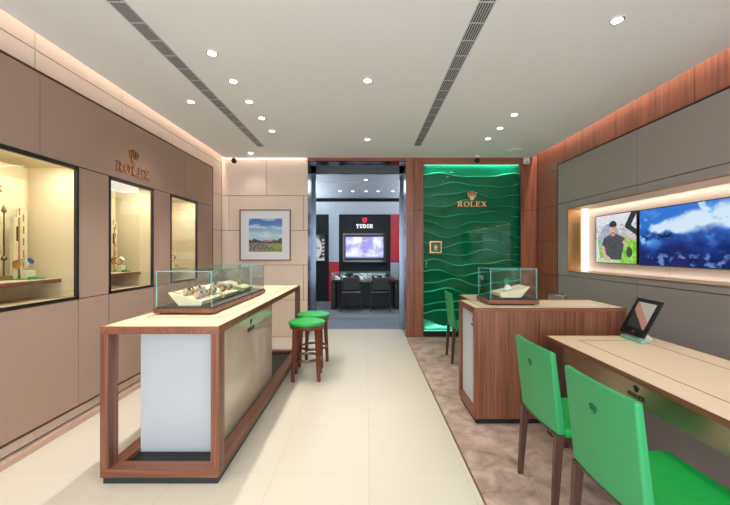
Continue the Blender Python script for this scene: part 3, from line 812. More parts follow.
dup(ch, (.98, 2.07, 0), R(1), 'second green leather chair, at the far end of the front desk')
dup(ch, (1.085, 4.67, 0), R(-3), 'small far green chair between the green panel and the island')

# staff chair behind the far desk
sc = thing('staff_chair', 'grey chair with a silver frame, showing just above the island top', 'chair', (2.255, 4.24, 0), R(0))
m = MB()
m.ring((0, 0, 0), .001, .0005, 4, 3)
m = MB(); 
m.box(-.02, .02, -.17, -.145, .46, .905); m.box(-.02, .02, .145, .17, .46, .905); m.box(-.02, .02, -.145, .145, .88, .905); m.box(-.02, .02, -.145, .145, .46, .485)
Mx = Matrix.Translation((.0, 0, 0))
m.build('back_frame', CHROME, sc, bevel=.004)
MB().box(-.012, .012, -.144, .144, .486, .879).build('back_pad', TEXT_GREY, sc)
MB().box(-.43, -.022, -.21, .21, .42, .475).build('seat', TEXT_GREY, sc, bevel=.015, seg=3)
for x in (-.40, -.04):
    for y in (-.18, .18): MB().bar((x, y, .003), (x, y, .42), .022).build('leg', CHROME, sc)

# ------------------------------------------------------------------ TABLET ON THE DESK
tb = thing('desk_tablet', 'black framed tablet leaning back on a pale green stand on the front desk', 'tablet', (1.955, 2.638, .7505))
nrm = Vector((-.256, 0, .14)).normalized()
tilt = math.atan2(.14, .256)
Mt = Matrix.Translation((-.014, 0, .04)) @ Matrix.Rotation(tilt, 4, 'Y') @ Matrix.Rotation(R(4), 4, 'Z')
# local frame: plate stands up in z, screen towards -x
MB().box(0, .008, -.114, .114, 0, .292).move(Mt).build('bezel', BLACKGLOSS, tb, bevel=.002)
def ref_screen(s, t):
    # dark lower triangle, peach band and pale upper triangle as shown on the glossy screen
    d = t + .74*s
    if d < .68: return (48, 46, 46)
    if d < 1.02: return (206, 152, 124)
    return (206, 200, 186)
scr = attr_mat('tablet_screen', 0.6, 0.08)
pc = picture('screen', (0, 0, 0), (0, -1, 0), (0, 0, 1), .158, .205, 40, 52, ref_screen, scr, tb)
pc.data.transform(Mt @ Matrix.Translation((-.0008, .079, .057)))
M2 = Mt @ Matrix.Translation((-.0004, 0, .013))
MB().flat(crown(.02), (0, 0, .012), (0, -1, 0), (0, 0, 1), .0008).move(M2).build('crown_emblem', GOLD, tb, label='tiny gold crown emblem')
a, W = word('ROLEX', .008); MB().flat(a, (0, 0, 0), (0, -1, 0), (0, 0, 1), .0008).move(M2).build('lettering', GOLD, tb)
MB().box(-.03, .012, -.116, .085, 0, .026).build('stand_foot', mat('pale_green_acrylic', rgb(120, 180, 158), 0.15), tb, bevel=.003)
MB().prism([(.013, 0), (.135, 0), (.05, .085)], -.03, .03).build('back_support', mat('pale_acrylic', rgb(206, 204, 196), 0.2), tb)

# ------------------------------------------------------------------ WALL SIGN LEFT, GREEN PANEL
def wall_sign(lb, O, u, ht, hc, gap, m1, m2, dep):
    r = thing('wall_sign', lb, 'sign', O)
    a, cr, W = sign_polys(ht, hc, gap)
    MB().flat(a, (0, 0, 0), u, (0, 0, 1), dep).build('lettering', m1, r)
    MB().flat(cr, (0, 0, 0), u, (0, 0, 1), dep).build('crown_emblem', m2, r)
    return r
wall_sign('dark gold crown and lettering on the brown left wall', (XBR+.0005, 3.60, 2.158), (0, 1, 0), .091, .145, .027, GOLD, GOLD, .014)

gp = thing('wave_panel', 'tall glossy green glass panel with wave relief on the back wall', 'wall panel', ((XG0+XG1)/2, YB, .085))
gw = (XG1-XG0)/2; gh = 2.838-.085
# stacked sheets with wavy top edges: each swells outwards below its crest and drops back at the crest
NL = 17; NXG = 150
phs = [(random.uniform(0, 6.28), random.uniform(0, 6.28), random.uniform(.6, 1.2), random.uniform(-.35, .35)) for _ in range(NL+1)]
def curve(k, x):
    p1, p2, am, sl = phs[k]
    base = gh*k/NL
    if k == 0: return 0
    if k == NL: return gh
    return base + am*(.046*math.sin(2*PI*x/1.25 + p1*.35 + k*.55) + .022*math.sin(2*PI*x/.62 + p2)) + sl*.04*x
vs = []; tt = [0, .25, .5, .7, .84, .93, .965, 1.0]
prof = [0, .004, .011, .020, .028, .033, .027, 0]
cs = []
for k in range(NL):
    for q, t_ in enumerate(tt):
        for i in range(NXG+1):
            x = -gw + 2*gw*i/NXG
            z0 = curve(k, x); z1 = max(curve(k+1, x), z0+.02)
            A = .55 + .75*(.5+.5*noise.noise(Vector((x*1.1, k*.8, 3.3))))
            vs.append((x, .115 - prof[q]*A*1.5, z0 + (z1-z0)*t_))
fs = []; fm = []; n = NXG+1
for r_ in range(NL*len(tt)-1):
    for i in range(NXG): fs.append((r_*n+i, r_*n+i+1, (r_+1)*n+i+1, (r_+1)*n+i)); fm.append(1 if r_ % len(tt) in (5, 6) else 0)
GWE = mat('painted_lit_wave_edge', rgb(110, 240, 200), 0.3)  # paler green paints the crests as if they caught the light
GW = mat('green_wave_relief', rgb(0, 108, 82), 0.3, var=0.05, vscale=6)
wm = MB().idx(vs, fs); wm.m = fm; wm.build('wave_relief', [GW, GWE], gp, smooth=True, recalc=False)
MB().box(-gw+.001, gw-.001, .03, .038, .001, gh-.001).build('front_glass', glassmat('green_tinted_glass', (.70, .96, .88, 1), 0.7), gp)
MB().box(-gw+.001, gw-.001, .125, .19, .001, gh-.001).build('backing', BLACK, gp)
m = MB(); m.box(-gw+.02, gw-.02, .05, .10, gh-.012, gh-.002); m.box(-gw+.02, gw-.02, .05, .10, .002, .008); m.build('light_strip', emis('green_panel_strip', (.55, 1.0, .8, 1), 1.2), gp)
ws = wall_sign('rose gold crown and lettering on the green wave panel', (1.749, YB+.0295, 2.14), (1, 0, 0), .085, .143, .026, ROSEGOLD, ROSEGOLD, .012)
pl = thing('certificate_plaque', 'small square gold framed plaque on the green wave panel', 'plaque', (1.149, YB+.0295, 1.372))
m = MB()
for a, b_, z0, z1 in ((-.1, .1, 0, .022), (-.1, .1, .178, .2), (-.1, -.078, .022, .178), (.078, .1, .022, .178)): m.box(a, b_, -.014, 0, z0, z1)
m.build('frame', GOLD, pl); MB().box(-.078, .078, -.006, 0, .022, .178).build('field', GREENDARK, pl)
m = MB(); m.flat(crown(.07), (0, -.0061, .075), (1, 0, 0), (0, 0, 1), .002); m.box(-.03, .03, -.008, -.0061, .055, .064); m.build('seal', ROSEGOLD, pl)

# ------------------------------------------------------------------ FRAMED PICTURE
pf = thing('framed_picture', 'square framed print of a golf course under a blue sky on the back wall', 'picture', (-1.65, YB-.001, 1.252))
S = .834; m = MB(); fw = .016
for a, b_, z0, z1 in ((-S/2, S/2, 0, fw), (-S/2, S/2, S-fw, S), (-S/2, -S/2+fw, fw, S-fw), (S/2-fw, S/2, fw, S-fw)): m.box(a, b_, -.03, 0, z0, z1)
m.build('frame', WOOD['x'], pf)
MB().box(-S/2+fw, S/2-fw, -.014, 0, fw, S-fw).build('mat_board', MATBOARD, pf)
def golf(s, t):
    if t > .40:
        n_ = fb(s*3, t*9, 1.0); u = (t-.4)/.6
        c_ = mixc((176, 206, 222), (66, 116, 186), sst(.15, .95, u))
        return mixc(c_, (214, 224, 232), sst(-.05, .35, n_ + .25*math.sin(t*26+s*2)) * .75)
    n_ = fb(s*22, t*22, 5.0)
    tl = .35 + .05*fb(s*9, 1.2, 2.0) + .14*max(0, 1-abs(s-.53)/.1)*.6 + .1*max(0, 1-abs(s-.97)/.08) + .05*max(0, 1-abs(s-.17)/.1)
    if t > tl: return mixc((176, 206, 222), (150, 186, 206), .3)
    if t > .27:
        if .42 < s < .72 and t < .40 and t > .30: return (196, 120, 138) if t < .36 else (222, 206, 210)
        return mixc((52, 66, 58), (92, 104, 88), .5+n_)
    if s > .52 and .09 < t < .24 and t > .24-.5*(s-.5): return mixc((120, 150, 70), (150, 172, 92), .5+n_)
    if t < .05: return mixc((110, 140, 66), (140, 160, 90), .5+n_)
    v_ = 120 + 150*n_
    return (v_, v_*.97, v_*1.0) if (noise.noise(Vector((s*60, t*60, 9))) < .35) else (190, 120, 120)
picture('print', (-.269, -.0146, .143), (1, 0, 0), (0, 0, 1), .545, .545, 110, 110, golf, attr_mat('golf_print', 0, .7), pf)

# ------------------------------------------------------------------ SCREENS IN THE RIGHT RECESS
XS = 2.97
SCR = attr_mat('screen_image', 0.95, 0.12)
def screen(lb, ya, yb, z0, z1, fn, nx, ny):
    """ya is the far (left as seen) edge"""
    r = thing('wall_screen', lb, 'screen', (XS, (ya+yb)/2, z0))
    h = abs(ya-yb)/2; H = z1-z0
    MB().box(.002, .05, -h, h, 0, H).build('housing', BLACK, r, bevel=.002)
    m = MB()
    for a, b_, c0, c1 in ((-h, h, 0, .008), (-h, h, H-.008, H), (-h, -h+.008, .008, H-.008), (h-.008, h, .008, H-.008)): m.box(-.002, .004, a, b_, c0, c1)
    m.build('bezel', BRONZE, r)
    MB().box(.05, XNB-XS-.0005, -h*.5, h*.5, H*.3, H*.7).build('wall_bracket', BLACK, r)
    picture('display', (.0012, h-.008, .008), (0, -1, 0), (0, 0, 1), 2*h-.016, H-.016, nx, ny, fn, SCR, r)
def man(s, t):
    n_ = fb(s*14, t*14, 2.0)
    c_ = mixc((240, 238, 240), (214, 216, 226), .5+n_)
    if .50 < t < .82: c_ = mixc(c_, mixc((206, 176, 160), (140, 150, 176), .5+2*n_), sst(-.05, .12, fb(s*30, t*24, 7.0))*sst(.82, .74, t))
    # green vehicle around
    g_ = mixc((104, 186, 48), (166, 222, 96), .5+2*n_)
    if s > .55 and t < .60 - .9*abs(s-.66) + .25*(s > .66)*(s-.66)*2: c_ = g_
    if s < .34 and .02 < t < .50 and abs(s - (.10 + .10*(.5-t)*1.6)) < .06: c_ = g_
    if .05 < s < .95 and t < .10: c_ = mixc((220, 224, 226), g_, .35 + (s > .6)*.5)
    # seat behind the man
    if in_ell(s, t, .36, .46, .27, .36) < 1 and t > .30: c_ = mixc((150, 158, 182), (188, 194, 210), .5+n_)
    # roll bar and mirror
    if seg_d(s, t, .95, 1.0, .80, .74) < .06 or seg_d(s, t, .80, .74, 1.0, .60) < .05: c_ = (52, 54, 62)
    if seg_d(s, t, .66, .58, .98, .46) < .03: c_ = (206, 182, 172)
    if in_ell(s, t, .84, .22, .07, .10) < 1: c_ = (66, 82, 60)
    # torso, shoulders, arms
    hw = .20 + .06*sst(.05, .45, t) - .17*sst(.50, .60, t)
    if .07 < t < .60 and abs(s-.46) < hw: c_ = mixc((70, 70, 76), (92, 92, 98), .5+n_)
    if seg_d(s, t, .24, .44, .20, .30) < .055: c_ = (76, 76, 82)
    if seg_d(s, t, .19, .32, .24, .14) < .042 or seg_d(s, t, .24, .14, .36, .07) < .04: c_ = (222, 178, 158)
    if seg_d(s, t, .64, .50, .74, .40) < .045: c_ = (84, 84, 90)
    if seg_d(s, t, .72, .42, .78, .36) < .036: c_ = (222, 178, 158)
    # neck, face, cap
    if abs(s-.45) < .045 and .55 < t < .66: c_ = (202, 152, 132)
    if in_ell(s, t, .45, .695, .080, .118) < 1: c_ = mixc((232, 186, 166), (206, 158, 138), sst(.44, .52, s))
    if in_ell(s, t, .45, .63, .05, .04) < 1: c_ = (170, 128, 112)
    if in_ell(s, t, .452, .648, .028, .012) < 1: c_ = (244, 238, 236)
    if abs(t-.728) < .010 and (abs(s-.425) < .014 or abs(s-.478) < .014): c_ = (84, 66, 62)
    if abs(s-.452) < .008 and .67 < t < .715: c_ = (198, 146, 126)
    if in_ell(s, t, .45, .785, .094, .085) < 1 and t > .76: c_ = (58, 58, 66)
    if in_ell(s, t, .45, .765, .098, .02) < 1: c_ = (46, 46, 54)
    return c_
def sky(s, t):
    n_ = fb(s*4, t*3.2, 4.0, 5); k_ = fb(s*11, t*9, 8.0, 5)
    c_ = mixc((14, 34, 104), (52, 118, 214), sst(.12, .80, t + .5*n_))
    c_ = mixc(c_, (104, 170, 240), sst(.0, .3, n_ + .25*k_)*.75*sst(.25, .5, t))
    # pale tongue reaching left, widening into a bright sheet on the right
    w_ = .085 + .11*sst(.1, .65, s)
    m_ = .615 + .20*s
    d_ = abs(t - m_ + .16*n_ + .05*k_)/w_
    c_ = mixc(c_, (216, 234, 250), (1-sst(.55, 1.2, d_))*sst(.09, .15, s + .05*k_)*(1 - .75*sst(.62, .72, s)*sst(.7, .55, t)))
    # broad bright ribbon sweeping from the top down to the lower right
    xc = .64 + .52*(1.0-t) + .05*math.sin(t*5)
    d2 = abs(s - xc + .10*n_)/(.04 + .05*(1-t))
    c_ = mixc(c_, (214, 234, 250), (1-sst(.5, 1.2, d2))*sst(.30, .42, t + .1*k_))
    c_ = mixc(c_, (92, 176, 236), sst(.1, .35, k_)*(1-sst(.9, 1.6, d2))*.7)
    # cloud bank along the bottom and the left
    c_ = mixc(c_, (20, 36, 92), sst(.30, .10, t + .3*n_)*.6)
    c_ = mixc(c_, (146, 184, 240), sst(.06, .26, k_)*sst(.30, .12, t)*.7)
    c_ = mixc(c_, (150, 196, 246), sst(-.02, .2, k_)*sst(.17, .05, s)*sst(.25, .45, t)*sst(.98, .75, t))
    # flying figure in silhouette
    for (x0, y0, x1, y1, w0) in ((.235, .50, .30, .505, .011), (.285, .505, .335, .545, .008), (.29, .50, .35, .50, .008), (.24, .51, .205, .53, .006), (.235, .495, .20, .465, .006), (.27, .52, .265, .55, .006)):
        if seg_d(s, t*.55, x0, y0*.55, x1, y1*.55) < w0: c_ = (20, 30, 48)
    return c_
screen('smaller lit screen showing a smiling man in black shirt and cap', 4.652, 3.945, 1.256, 1.852, man, 150, 126)
screen('large lit blue screen showing a flyer among clouds', 3.914, 2.70, 1.25, 1.848, sky, 240, 120)

# ------------------------------------------------------------------ SHOWCASE CONTENTS (left wall)
def shelf(lb, yc, z=1.188):
    r = thing('display_shelf', lb, 'shelf', (-2.59, yc, z), group='shelves in the wall showcases')
    MB().box(-.145, .13, -HW+.012, HW-.008, -.035, -.006).build('shelf_board', WOOD['y'], r, bevel=.002)
    MB().box(-.145, .129, -HW+.012, HW-.009, -.0055, 0).build('shelf_cover', NICHEBOARD, r, label='cream shelf cover')
    return z
def green_mat(lb, x, y, z, rr=.13):
    r = tag(MB().lathe([(rr, 0), (rr, .003), (rr*.97, .004)], n=36).build('round_mat', GREENCLOTH, None, (x, y, z+.0005)), lb, 'mat', 'green mats in the wall showcases')
def watch_block(lb, lbw, x, y, z, metal, dial, group, s=1.5):
    k = tag(MB().box(-.03, .03, -.03, .03, 0, .065).build('display_block', NICHEBOARD, None, (x, y, z+.0008), bevel=.003), lb, 'display block', 'cream watch blocks')
    # the bracelet ring stands upright on the block, dial facing the glass
    make_watch(dial, metal, lbw, (x-.018*s*.35+.018*s*.5, y, z+.0665+.0265*s+.018*s*.53), (0, R(58), 0), group, s=s, arc_=False)
GW_ = 'watches in the wall showcases'
for n, yc in WIN:
    nm = ('nearest, partly cut off, showcase', 'middle showcase', 'far showcase')[n-1]
    z = shelf('wooden edged shelf inside the %s on the left wall' % nm, yc)
    green_mat('round green mat on the shelf of the %s' % nm, -2.60, yc+.19, z, .11)
    watch_block('cream block under the watch in the %s' % nm, 'watch standing on a block in the %s' % nm, -2.57, yc+.165, z+.0045, SILVER if n == 1 else GOLD, DIALS[(1, 2, 0)[n-1]], GW_, 1.7)
    bb = thing('backboard', 'tall cream board with gold emblem inside the %s' % nm, 'board', (-2.715, yc-.06, z+.0005), group='backboards in the wall showcases')
    MB().box(-.012, .0, -.235, .355, 0, .78).build('board', NICHEBOARD, bb, bevel=.002)
    a, cr, W = sign_polys(.045, .065, .012)
    MB().flat(a, (.0, .045, .655), (0, 1, 0), (0, 0, 1), .004).build('lettering', GOLD, bb); MB().flat(cr, (.0, .045, .655), (0, 1, 0), (0, 0, 1), .004).build('crown_emblem', GOLD, bb)
    tg = tag(MB().box(-.012, .012, -.026, .026, 0, .022).build('green_tag_block', GREENCLOTH, None, (-2.50, yc+.12, z+.0008), bevel=.003), 'small green block sign in the %s' % nm, 'sign block', 'green block signs')
    if n == 3: continue
    # oversized watch hand on a base, a pale slab with gold disc, and a stepped gold bracelet motif
    hb = thing('hand_ornament', 'tall bronze pointer ornament with a round boss in the %s' % nm, 'ornament', (-2.665, yc+.075, z+.0005), group='pointer ornaments')
    MB().box(-.03, .03, -.11, .11, 0, .03).build('base', BRASS, hb, bevel=.002)
    MB().bar((0, 0, .03), (0, 0, .50), .008, .006).build('rod', BRONZE, hb)
    MB().lathe([(.001, 0), (.018, .02), (.001, .07)], (0, 0, .49), 12).build('tip', BRONZE, hb, smooth=True)
    MB().lathe([(.001, -.02), (.015, -.012), (.02, 0), (.015, .012), (.001, .02)], (0, 0, .16), 16).build('boss', BRONZE, hb, smooth=True)
    sl = thing('gold_slab', 'upright slab with a gold side and round dial in the %s' % nm, 'ornament', (-2.645, yc+.135, z+.0005), group='slab ornaments')
    MB().box(-.016, .016, -.022, .012, 0, .47).build('slab', NICHEBOARD, sl, bevel=.002)
    MB().box(-.016, .016, .0125, .026, 0, .47).build('gold_side', GOLD, sl)
    MB().box(.0165, .0185, -.004, .01, .29, .40).build('inset', DARKBRONZE, sl)
    MB().cyl((.0165, -.004, .115), .034, .006, 28, 'x').build('dial', GOLD, sl)
    br = thing('stepped_ornament', 'tall cream plate with stepped gold bars in the %s' % nm, 'ornament', (-2.675, yc+.225, z+.0005), group='bracelet ornaments')
    MB().box(-.006, .006, -.045, .035, 0, .53).build('plate', NICHEBOARD, br)
    for k in range(11):
        MB().box(.0062, .010, -.035 + .035*(k % 2), -.027 + .035*(k % 2), .03+.046*k, .085+.046*k).build('gold_bar', GOLD, br)

# ------------------------------------------------------------------ ROOM BEYOND THE DOORWAY
YT = 10.1
f = MB(); f.box(-3.0, 3.0, 6.5, YT+.3, -.1, 0); f.build('floor.001', GREYFLOOR, kind='structure')
c = MB(); c.box(-3.0, 3.0, 6.52, 7.0, 2.9, 3.0); c.box(-3, 3, 7.03, 7.82, 2.9, 3.0); c.box(-3, 3, 7.85, YT+.3, 2.9, 3.0); c.box(-3, 3, 6.5, YT+.3, 3.0, 3.22, 1)
c.build('ceiling.001', [TWHITE, BLACK], kind='structure')
w = MB(); w.box(-3.0, -2.2, 6.5, YT+.3, -.1, 3.0); w.build('wall_side', BLUEGREY, kind='structure')
w = MB(); w.box(2.2, 3.0, 6.5, YT+.3, -.1, 3.0); w.build('wall_side.001', BLUEGREY, kind='structure')
w = MB(); w.box(-2.2, 2.2, 6.53, 6.6, 2.885, 2.9); w.box(-2.2, -.96, 6.53, 6.6, 0, 2.9); w.box(.66, 2.2, 6.53, 6.6, 0, 2.9); w.build('wall_side.002', TWHITE, kind='structure')
px = lambda p, Y=YT: (p-366)*Y/360
pz = lambda p, Y=YT: 1.4+(251.5-p)*Y/360
w = MB(); w.box(-2.2, 2.2, YT, YT+.3, 0, 2.44)
for a, b_ in ((-2.2, -1.05), (1.0, 2.2)): w.box(a, b_, YT-.02, YT, 0, 2.44)
w.box(-2.2, 2.2, YT+.05, YT+.3, 2.79, 2.9, 1)
w.build('wall_far', [BLUEGREY, VOID], kind='structure')
m = MB()
k = -2.2
m.box(-2.2, 2.2, YT-.03, YT+.05, 2.44, 2.79)
while k < 2.19: m.box(k+.004, k+.146, YT-.042, YT-.03, 2.44, 2.79); k += .15
m.build('trim_6', BANDW, kind='structure')
def column(nm, lb, x0, x1, z0, z1, mt):
    r = thing(nm, lb, 'wall panel', ((x0+x1)/2, YT-.021, z0))
    h = (x1-x0)/2
    MB().box(-h, h, -.04, 0, 0, z1-z0).build('panel', mt, r)
    m = MB()
    for i in range(4): m.box(-h+2*h*(i+.1)/4, -h+2*h*(i+.9)/4, -.05, -.0405, .01, z1-z0-.01)
    m.build('ribs', mt, r)
column('metal_panel', 'tall grey ribbed metal panel left of the far screen', px(329), px(339), pz(262), pz(214.5), ALU)
column('red_panel', 'short red panel low on the far wall, left of the black table', px(329), px(339), .01, pz(262.5), RED)
column('red_panel', 'tall bright red panel high at the right of the far screen', px(390.5), px(401), pz(262), pz(214.5), RED)
column('metal_panel', 'grey metal panel under the tall red panel', px(390.5), px(401), .01, pz(262.5), ALU)
# sign
r = thing('wall_sign', 'glowing white lettering with a red shield above the far screen', 'sign', (px(364.7), YT-.001, pz(228.2)))
a, W = word('TUDOR', .112, .1, glyphT)
sc_ = (px(373.3)-px(356.2))/W; a = [[(x*sc_, y) for x, y in q] for q in a]
MB().flat(a, (0, 0, 0), (1, 0, 0), (0, 0, 1), .02).build('lettering', TEXTW, r)
MB().flat(shield(.13, .15), (0, 0, .145), (1, 0, 0), (0, 0, 1), .02).build('shield', TEXTR, r, label='red shield emblem')
MB().flat([ngon(0, .215, .026, .03, 8)], (0, -.0205, 0), (1, 0, 0), (0, 0, 1), .002).build('shield_mark', BLACK, r)
# screen in a recess
r = thing('wall_screen', 'lit lilac screen in a black frame on the far wall', 'screen', (px(364.5), YT-.001, pz(262)))
hw_ = px(386)-px(364.5); H = pz(233.5)-pz(262)
m = MB()
for a_, b_, z0, z1 in ((-hw_, hw_, 0, .05), (-hw_, hw_, H-.05, H), (-hw_, -hw_+.05, .05, H-.05), (hw_-.05, hw_, .05, H-.05)): m.box(a_, b_, -.10, 0, z0, z1)
m.build('surround', BLACKGLOSS, r)
MB().box(-hw_+.05, hw_-.05, -.012, 0, .05, H-.05).build('housing', BLACK, r)
def tud(s, t):
    n_ = fb(s*4, t*3, 11.0, 4); k = fb(s*14, t*2, 3.0, 3)
    c_ = mixc((126, 124, 226), (240, 238, 255), sst(-.35, .4, n_+.25*math.sin(s*9)))
    c_ = mixc(c_, (120, 124, 214), sst(.1, .4, k)*.6)
    if abs(s-.5) < .05 and abs(((t*5) % 1)-.5) < .18 and .15 < t < .95: c_ = (196, 60, 110)
    if t < .06: c_ = (90, 110, 190)
    return c_
picture('display', (-hw_+.075, -.0135, .115), (1, 0, 0), (0, 0, 1), 2*hw_-.15, H-.21, 80, 40, tud, SCR, r)
# watch poster at left
r = thing('poster', 'lit poster of a big steel watch at the left of the far wall', 'poster', (px(319), YT-.0215, pz(262)))
m = MB()
for a_, b_, z0, z1 in ((-.26, .2, 0, .04), (-.26, .2, .74, .78), (-.26, -.22, .04, .74), (.16, .2, .04, .74)): m.box(a_, b_, -.04, 0, z0, z1)
m.build('frame', BLACKGLOSS, r)
def wposter(s, t):
    d = math.hypot((s-.35)*.95, (t-.5)*1.7*.62)
    c_ = (30, 32, 40)
    if .52 > abs(s-.35)*2 and (t > .75 or t < .25): c_ = (120, 124, 132)
    if d < .44: c_ = (196, 200, 208)
    if d < .37: c_ = (230, 230, 236) if d > .3 else (206, 208, 216)
    if d < .3 and (abs(s-.35) < .03 and t > .5 or abs(t-.5) < .02 and s > .35): c_ = (40, 40, 48)
    if s > .8 and .1 < t < .9 and int(t*14) % 2: c_ = (190, 190, 196)
    if t < .1: c_ = (206, 206, 214)
    return c_
picture('print', (-.22, -.012, .04), (1, 0, 0), (0, 0, 1), .38, .70, 50, 80, wposter, attr_mat('poster_image', .8, .3), r)
# glass-topped black table with two chairs
TYF = 8.69
r = thing('display_table', 'black glass topped display table in front of the far screen', 'table', (px(365, TYF), TYF, 0))
hw_ = px(399, TYF)-px(365, TYF)
MB().box(-hw_, hw_, 0, .62, .66, .71).build('table_top', BLACKGLOSS, r)
for s in (-1, 1): MB().box(s*hw_-(.1 if s > 0 else 0), s*hw_+(.1 if s < 0 else 0), .02, .6, 0, .66).build('leg', BLACK, r)
MB().box(-hw_+.1, hw_-.1, .5, .54, .03, .66).build('back_panel', BLACK, r)
for s in ((-hw_, -hw_+.006, 0, .62), (hw_-.006, hw_, 0, .62)): MB().pane(s[0], s[1], s[2], s[3], .7105, .88).build('glass_pane', [GLASS, TEAL], r)
for s in (0, .614): MB().pane(-hw_+.0065, hw_-.0065, s, s+.006, .7105, .88).build('glass_pane', [GLASS, TEAL], r)
MB().pane(-hw_, hw_, 0, .62, .8805, .8865).build('glass_pane', [GLASS, TEAL], r)
for k in range(8):
    x = px(365, TYF) - hw_ + .14 + (2*hw_-.28)*k/7
    md = (WHITEPL, WHITEPL, RED, WHITEPL, BLACK, WHITEPL, WHITEPL, RED)[k]
    tag(MB().prism([(-.06, 0), (.06, 0), (.05, .03), (-.05, .09)], TYF+.12, TYF+.36).build('watch_cushion', md, None, (x, 0, .7108)),
        ('leftmost white', 'second from left, white', 'left one of the two red', 'white, right of the left red', 'only black', 'white, right of the black', 'white, left of the right red', 'right one of the two red')[k] + ' display cushion under the glass of the black table', 'cushion', 'cushions in the far table')
def black_chair(lb, x):
    r = thing('black_chair', lb, 'chair', (x, 8.36, 0), 0, 'black chairs at the far table')
    MB().box(-.2, .2, -.02, .02, .50, .80).build('backrest', BLACK, r, bevel=.015, seg=3)
    MB().box(-.22, .22, .02, .44, .42, .47).build('seat', BLACKGLOSS, r, bevel=.015, seg=3)
    for sx in (-1, 1):
        MB().bar((sx*.23, -.03, 0), (sx*.21, 0, .62), .022).build('leg', BLACK, r)
        MB().bar((sx*.23, .43, 0), (sx*.21, .42, .44), .022).build('leg', BLACK, r)
        MB().bar((sx*.215, 0, .60), (sx*.235, .36, .62), .022).build('armrest', BLACK, r)
    return r
bc = black_chair('left one of the two black chairs at the black table', px(351.3, 8.36))
dup(bc, (px(380.6, 8.36), 8.36, 0), 0, 'right one of the two black chairs at the black table')
dl2 = make_downlight('downlight', COOL); dl2['group'] = 'downlights beyond the doorway'
FAR = [(0, 7.52, 'single downlight just beyond the doorway'), (-.646, 8.95, 'leftmost of the five downlights in the far room'), (-.33, 8.95, 'second from left of the five downlights in the far room'),
       (0, 8.95, 'middle one of the five downlights in the far room'), (.3, 8.95, 'fourth from left of the five downlights in the far room'), (.67, 8.95, 'rightmost of the five downlights in the far room')]
for i, (x, y, lb) in enumerate(FAR):
    if i == 0: dl2.location = (x, y, 2.9); dl2['label'] = lb
    else: dup(dl2, (x, y, 2.9), 0, lb)

# ------------------------------------------------------------------ pieces that sit on a part hang under it
UNDER = {'leather_inlay': ('worktop', 'desk_top'), 'inlay_slit': ('worktop', 'desk_top'), 'end_panel': ('cabinet_body',),
         'back_trim': ('backrest',), 'dial': ('watch_case', 'slab'), 'inset': ('slab',), 'display': ('housing',), 'screen': ('bezel',),
         'lettering': ('side_panel', 'apron', 'board', 'bezel'), 'crown_emblem': ('side_panel', 'apron', 'board', 'backrest', 'bezel'),
         'shelf_cover': ('shelf_board',), 'gold_bar': ('plate',), 'lens': ('dome',), 'print': ('mat_board',), 'base_liner': ('base',), 'tag_pin': ('tag',)}
bn = lambda o: o.name.split('.')[0]
for root in [o for o in list(scn.objects) if o.parent is None]:
    kids = list(root.children)
    for k in kids:
        for host in UNDER.get(bn(k), ()):
            h = next((q for q in kids if bn(q) == host and q is not k), None)
            if h and bn(root) != 'wall_sign':
                k.parent = h; break
# ------------------------------------------------------------------ LIGHTS
def area(name, loc, sx, sy, power, col, rot=(0, 0, 0), spread=PI):
    l = bpy.data.lights.new(name, 'AREA'); l.shape = 'RECTANGLE'; l.size = sx; l.size_y = sy; l.energy = power; l.color = col; l.spread = spread
    o = bpy.data.objects.new(name, l); COL.objects.link(o); o.location = loc; o.rotation_euler = rot; return o
def spot(name, loc, power, col, ang=100, blend=.6, rad=.04):
    l = bpy.data.lights.new(name, 'SPOT'); l.energy = power; l.color = col; l.spot_size = R(ang); l.spot_blend = blend; l.shadow_soft_size = rad
    o = bpy.data.objects.new(name, l); COL.objects.link(o); o.location = loc; return o
WARM = (1.0, .935, .845); COOLC = (.86, .94, 1.0); PEACH = (1.0, .76, .62)
for x, y, _ in SPOTS: spot('spot_lamp', (x, y, ZC-.012), 10 if y > 5.4 else (58 if -1.3 < x < -1.1 else 26), WARM)
for x, y in ((-1.2, 1.9), (-1.2, .9), (-1.2, -.4), (.014, 1.4), (.014, -.3), (1.67, 1.4), (1.67, .3), (-1.8, 1.7)): spot('spot_lamp', (x, y, ZC-.012), 52 if x == -1.2 else 26, WARM)
# strips in the ceiling gaps
LY = YB-YN
area('cove_left', (-2.338, YN+LY/2, 3.16), .03, LY-.1, 46, PEACH)
area('cove_right', (2.772, YN+LY/2, 3.16), .03, LY-.1, 60, PEACH)
area('cove_back', (-1.66, YB-.02, 2.936), 1.36, .02, 1.6, PEACH)
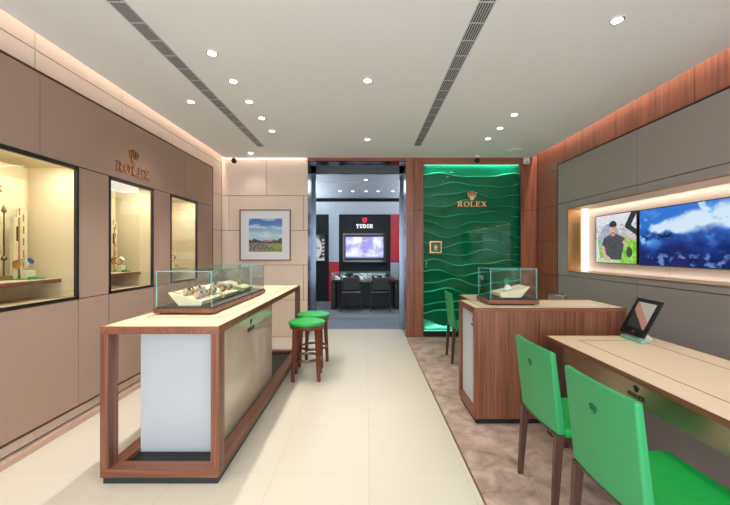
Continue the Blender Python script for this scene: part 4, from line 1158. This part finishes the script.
# showcases, screens' recess
for n, yc in WIN: area('showcase_lamp', (-2.385, yc, ZW1-.0135), .05, .45, 8, (1.0, .94, .79), (0, R(14), 0))
area('recess_lamp', (3.0, (NY0+NY1)/2, NZ1-.01), .05, NY1-NY0-.1, 4.5, (1.0, .88, .80))
area('recess_lamp_low', (3.02, (NY0+NY1)/2, NZ0+.01), .03, NY1-NY0-.1, 1.6, (1.0, .88, .80), (PI, 0, 0))
# green panel strips
area('panel_lamp', (1.745, YB+.07, 2.82), 1.5, .03, 7, (.75, 1, .95))
area('panel_lamp_low', (1.745, YB+.07, .10), 1.5, .03, 4.5, (.75, 1, .95), (PI, 0, 0))
# far room
for x, y, _ in FAR: spot('far_spot', (x, y, 2.885), 34, COOLC, 120)
area('far_ceiling_lamp', (0, 8.3, 2.88), 3.0, 1.6, 60, COOLC)
for sx in (-1, 1): area('far_side_fill', (sx*2.05, 8.4, 1.9), .1, 3.4, 120, COOLC, (PI, R(20)*sx, 0))  # unseen fill lights added at the sides to brighten the far ceiling
area('far_wall_fill', (0, 9.95, 2.86), 3.6, .05, 2.5, COOLC)  # fill light added along the top of the far wall

wd = bpy.data.worlds.new('street_daylight'); scn.world = wd; wd.use_nodes = True
bg = wd.node_tree.nodes['Background']; bg.inputs['Color'].default_value = (.84, .92, 1.0, 1); bg.inputs['Strength'].default_value = 6
pt = area('shopfront_portal', (-.05, YN-.05, 1.35), 4.1, 2.7, 1, (1, 1, 1), (R(90), 0, 0)); pt.data.cycles.is_portal = True

# ------------------------------------------------------------------ CAMERA
cam = bpy.data.cameras.new('camera'); co = bpy.data.objects.new('camera', cam); COL.objects.link(co)
co.location = (0, 0, 1.4); co.rotation_euler = (R(90), 0, 0)
cam.sensor_width = 36; cam.lens = 360/730*36; cam.shift_x = -1/730; cam.shift_y = -1/730; cam.clip_start = .02
scn.camera = co
vs_ = scn.view_settings; vs_.view_transform = 'Standard'; vs_.look = 'None'; vs_.gamma = 1; vs_.use_curve_mapping = False; vs_.exposure = 0
cy = scn.cycles; cy.use_denoising = True; cy.max_bounces = 10; cy.diffuse_bounces = 5; cy.glossy_bounces = 5; cy.transparent_max_bounces = 24; cy.sample_clamp_indirect = 6
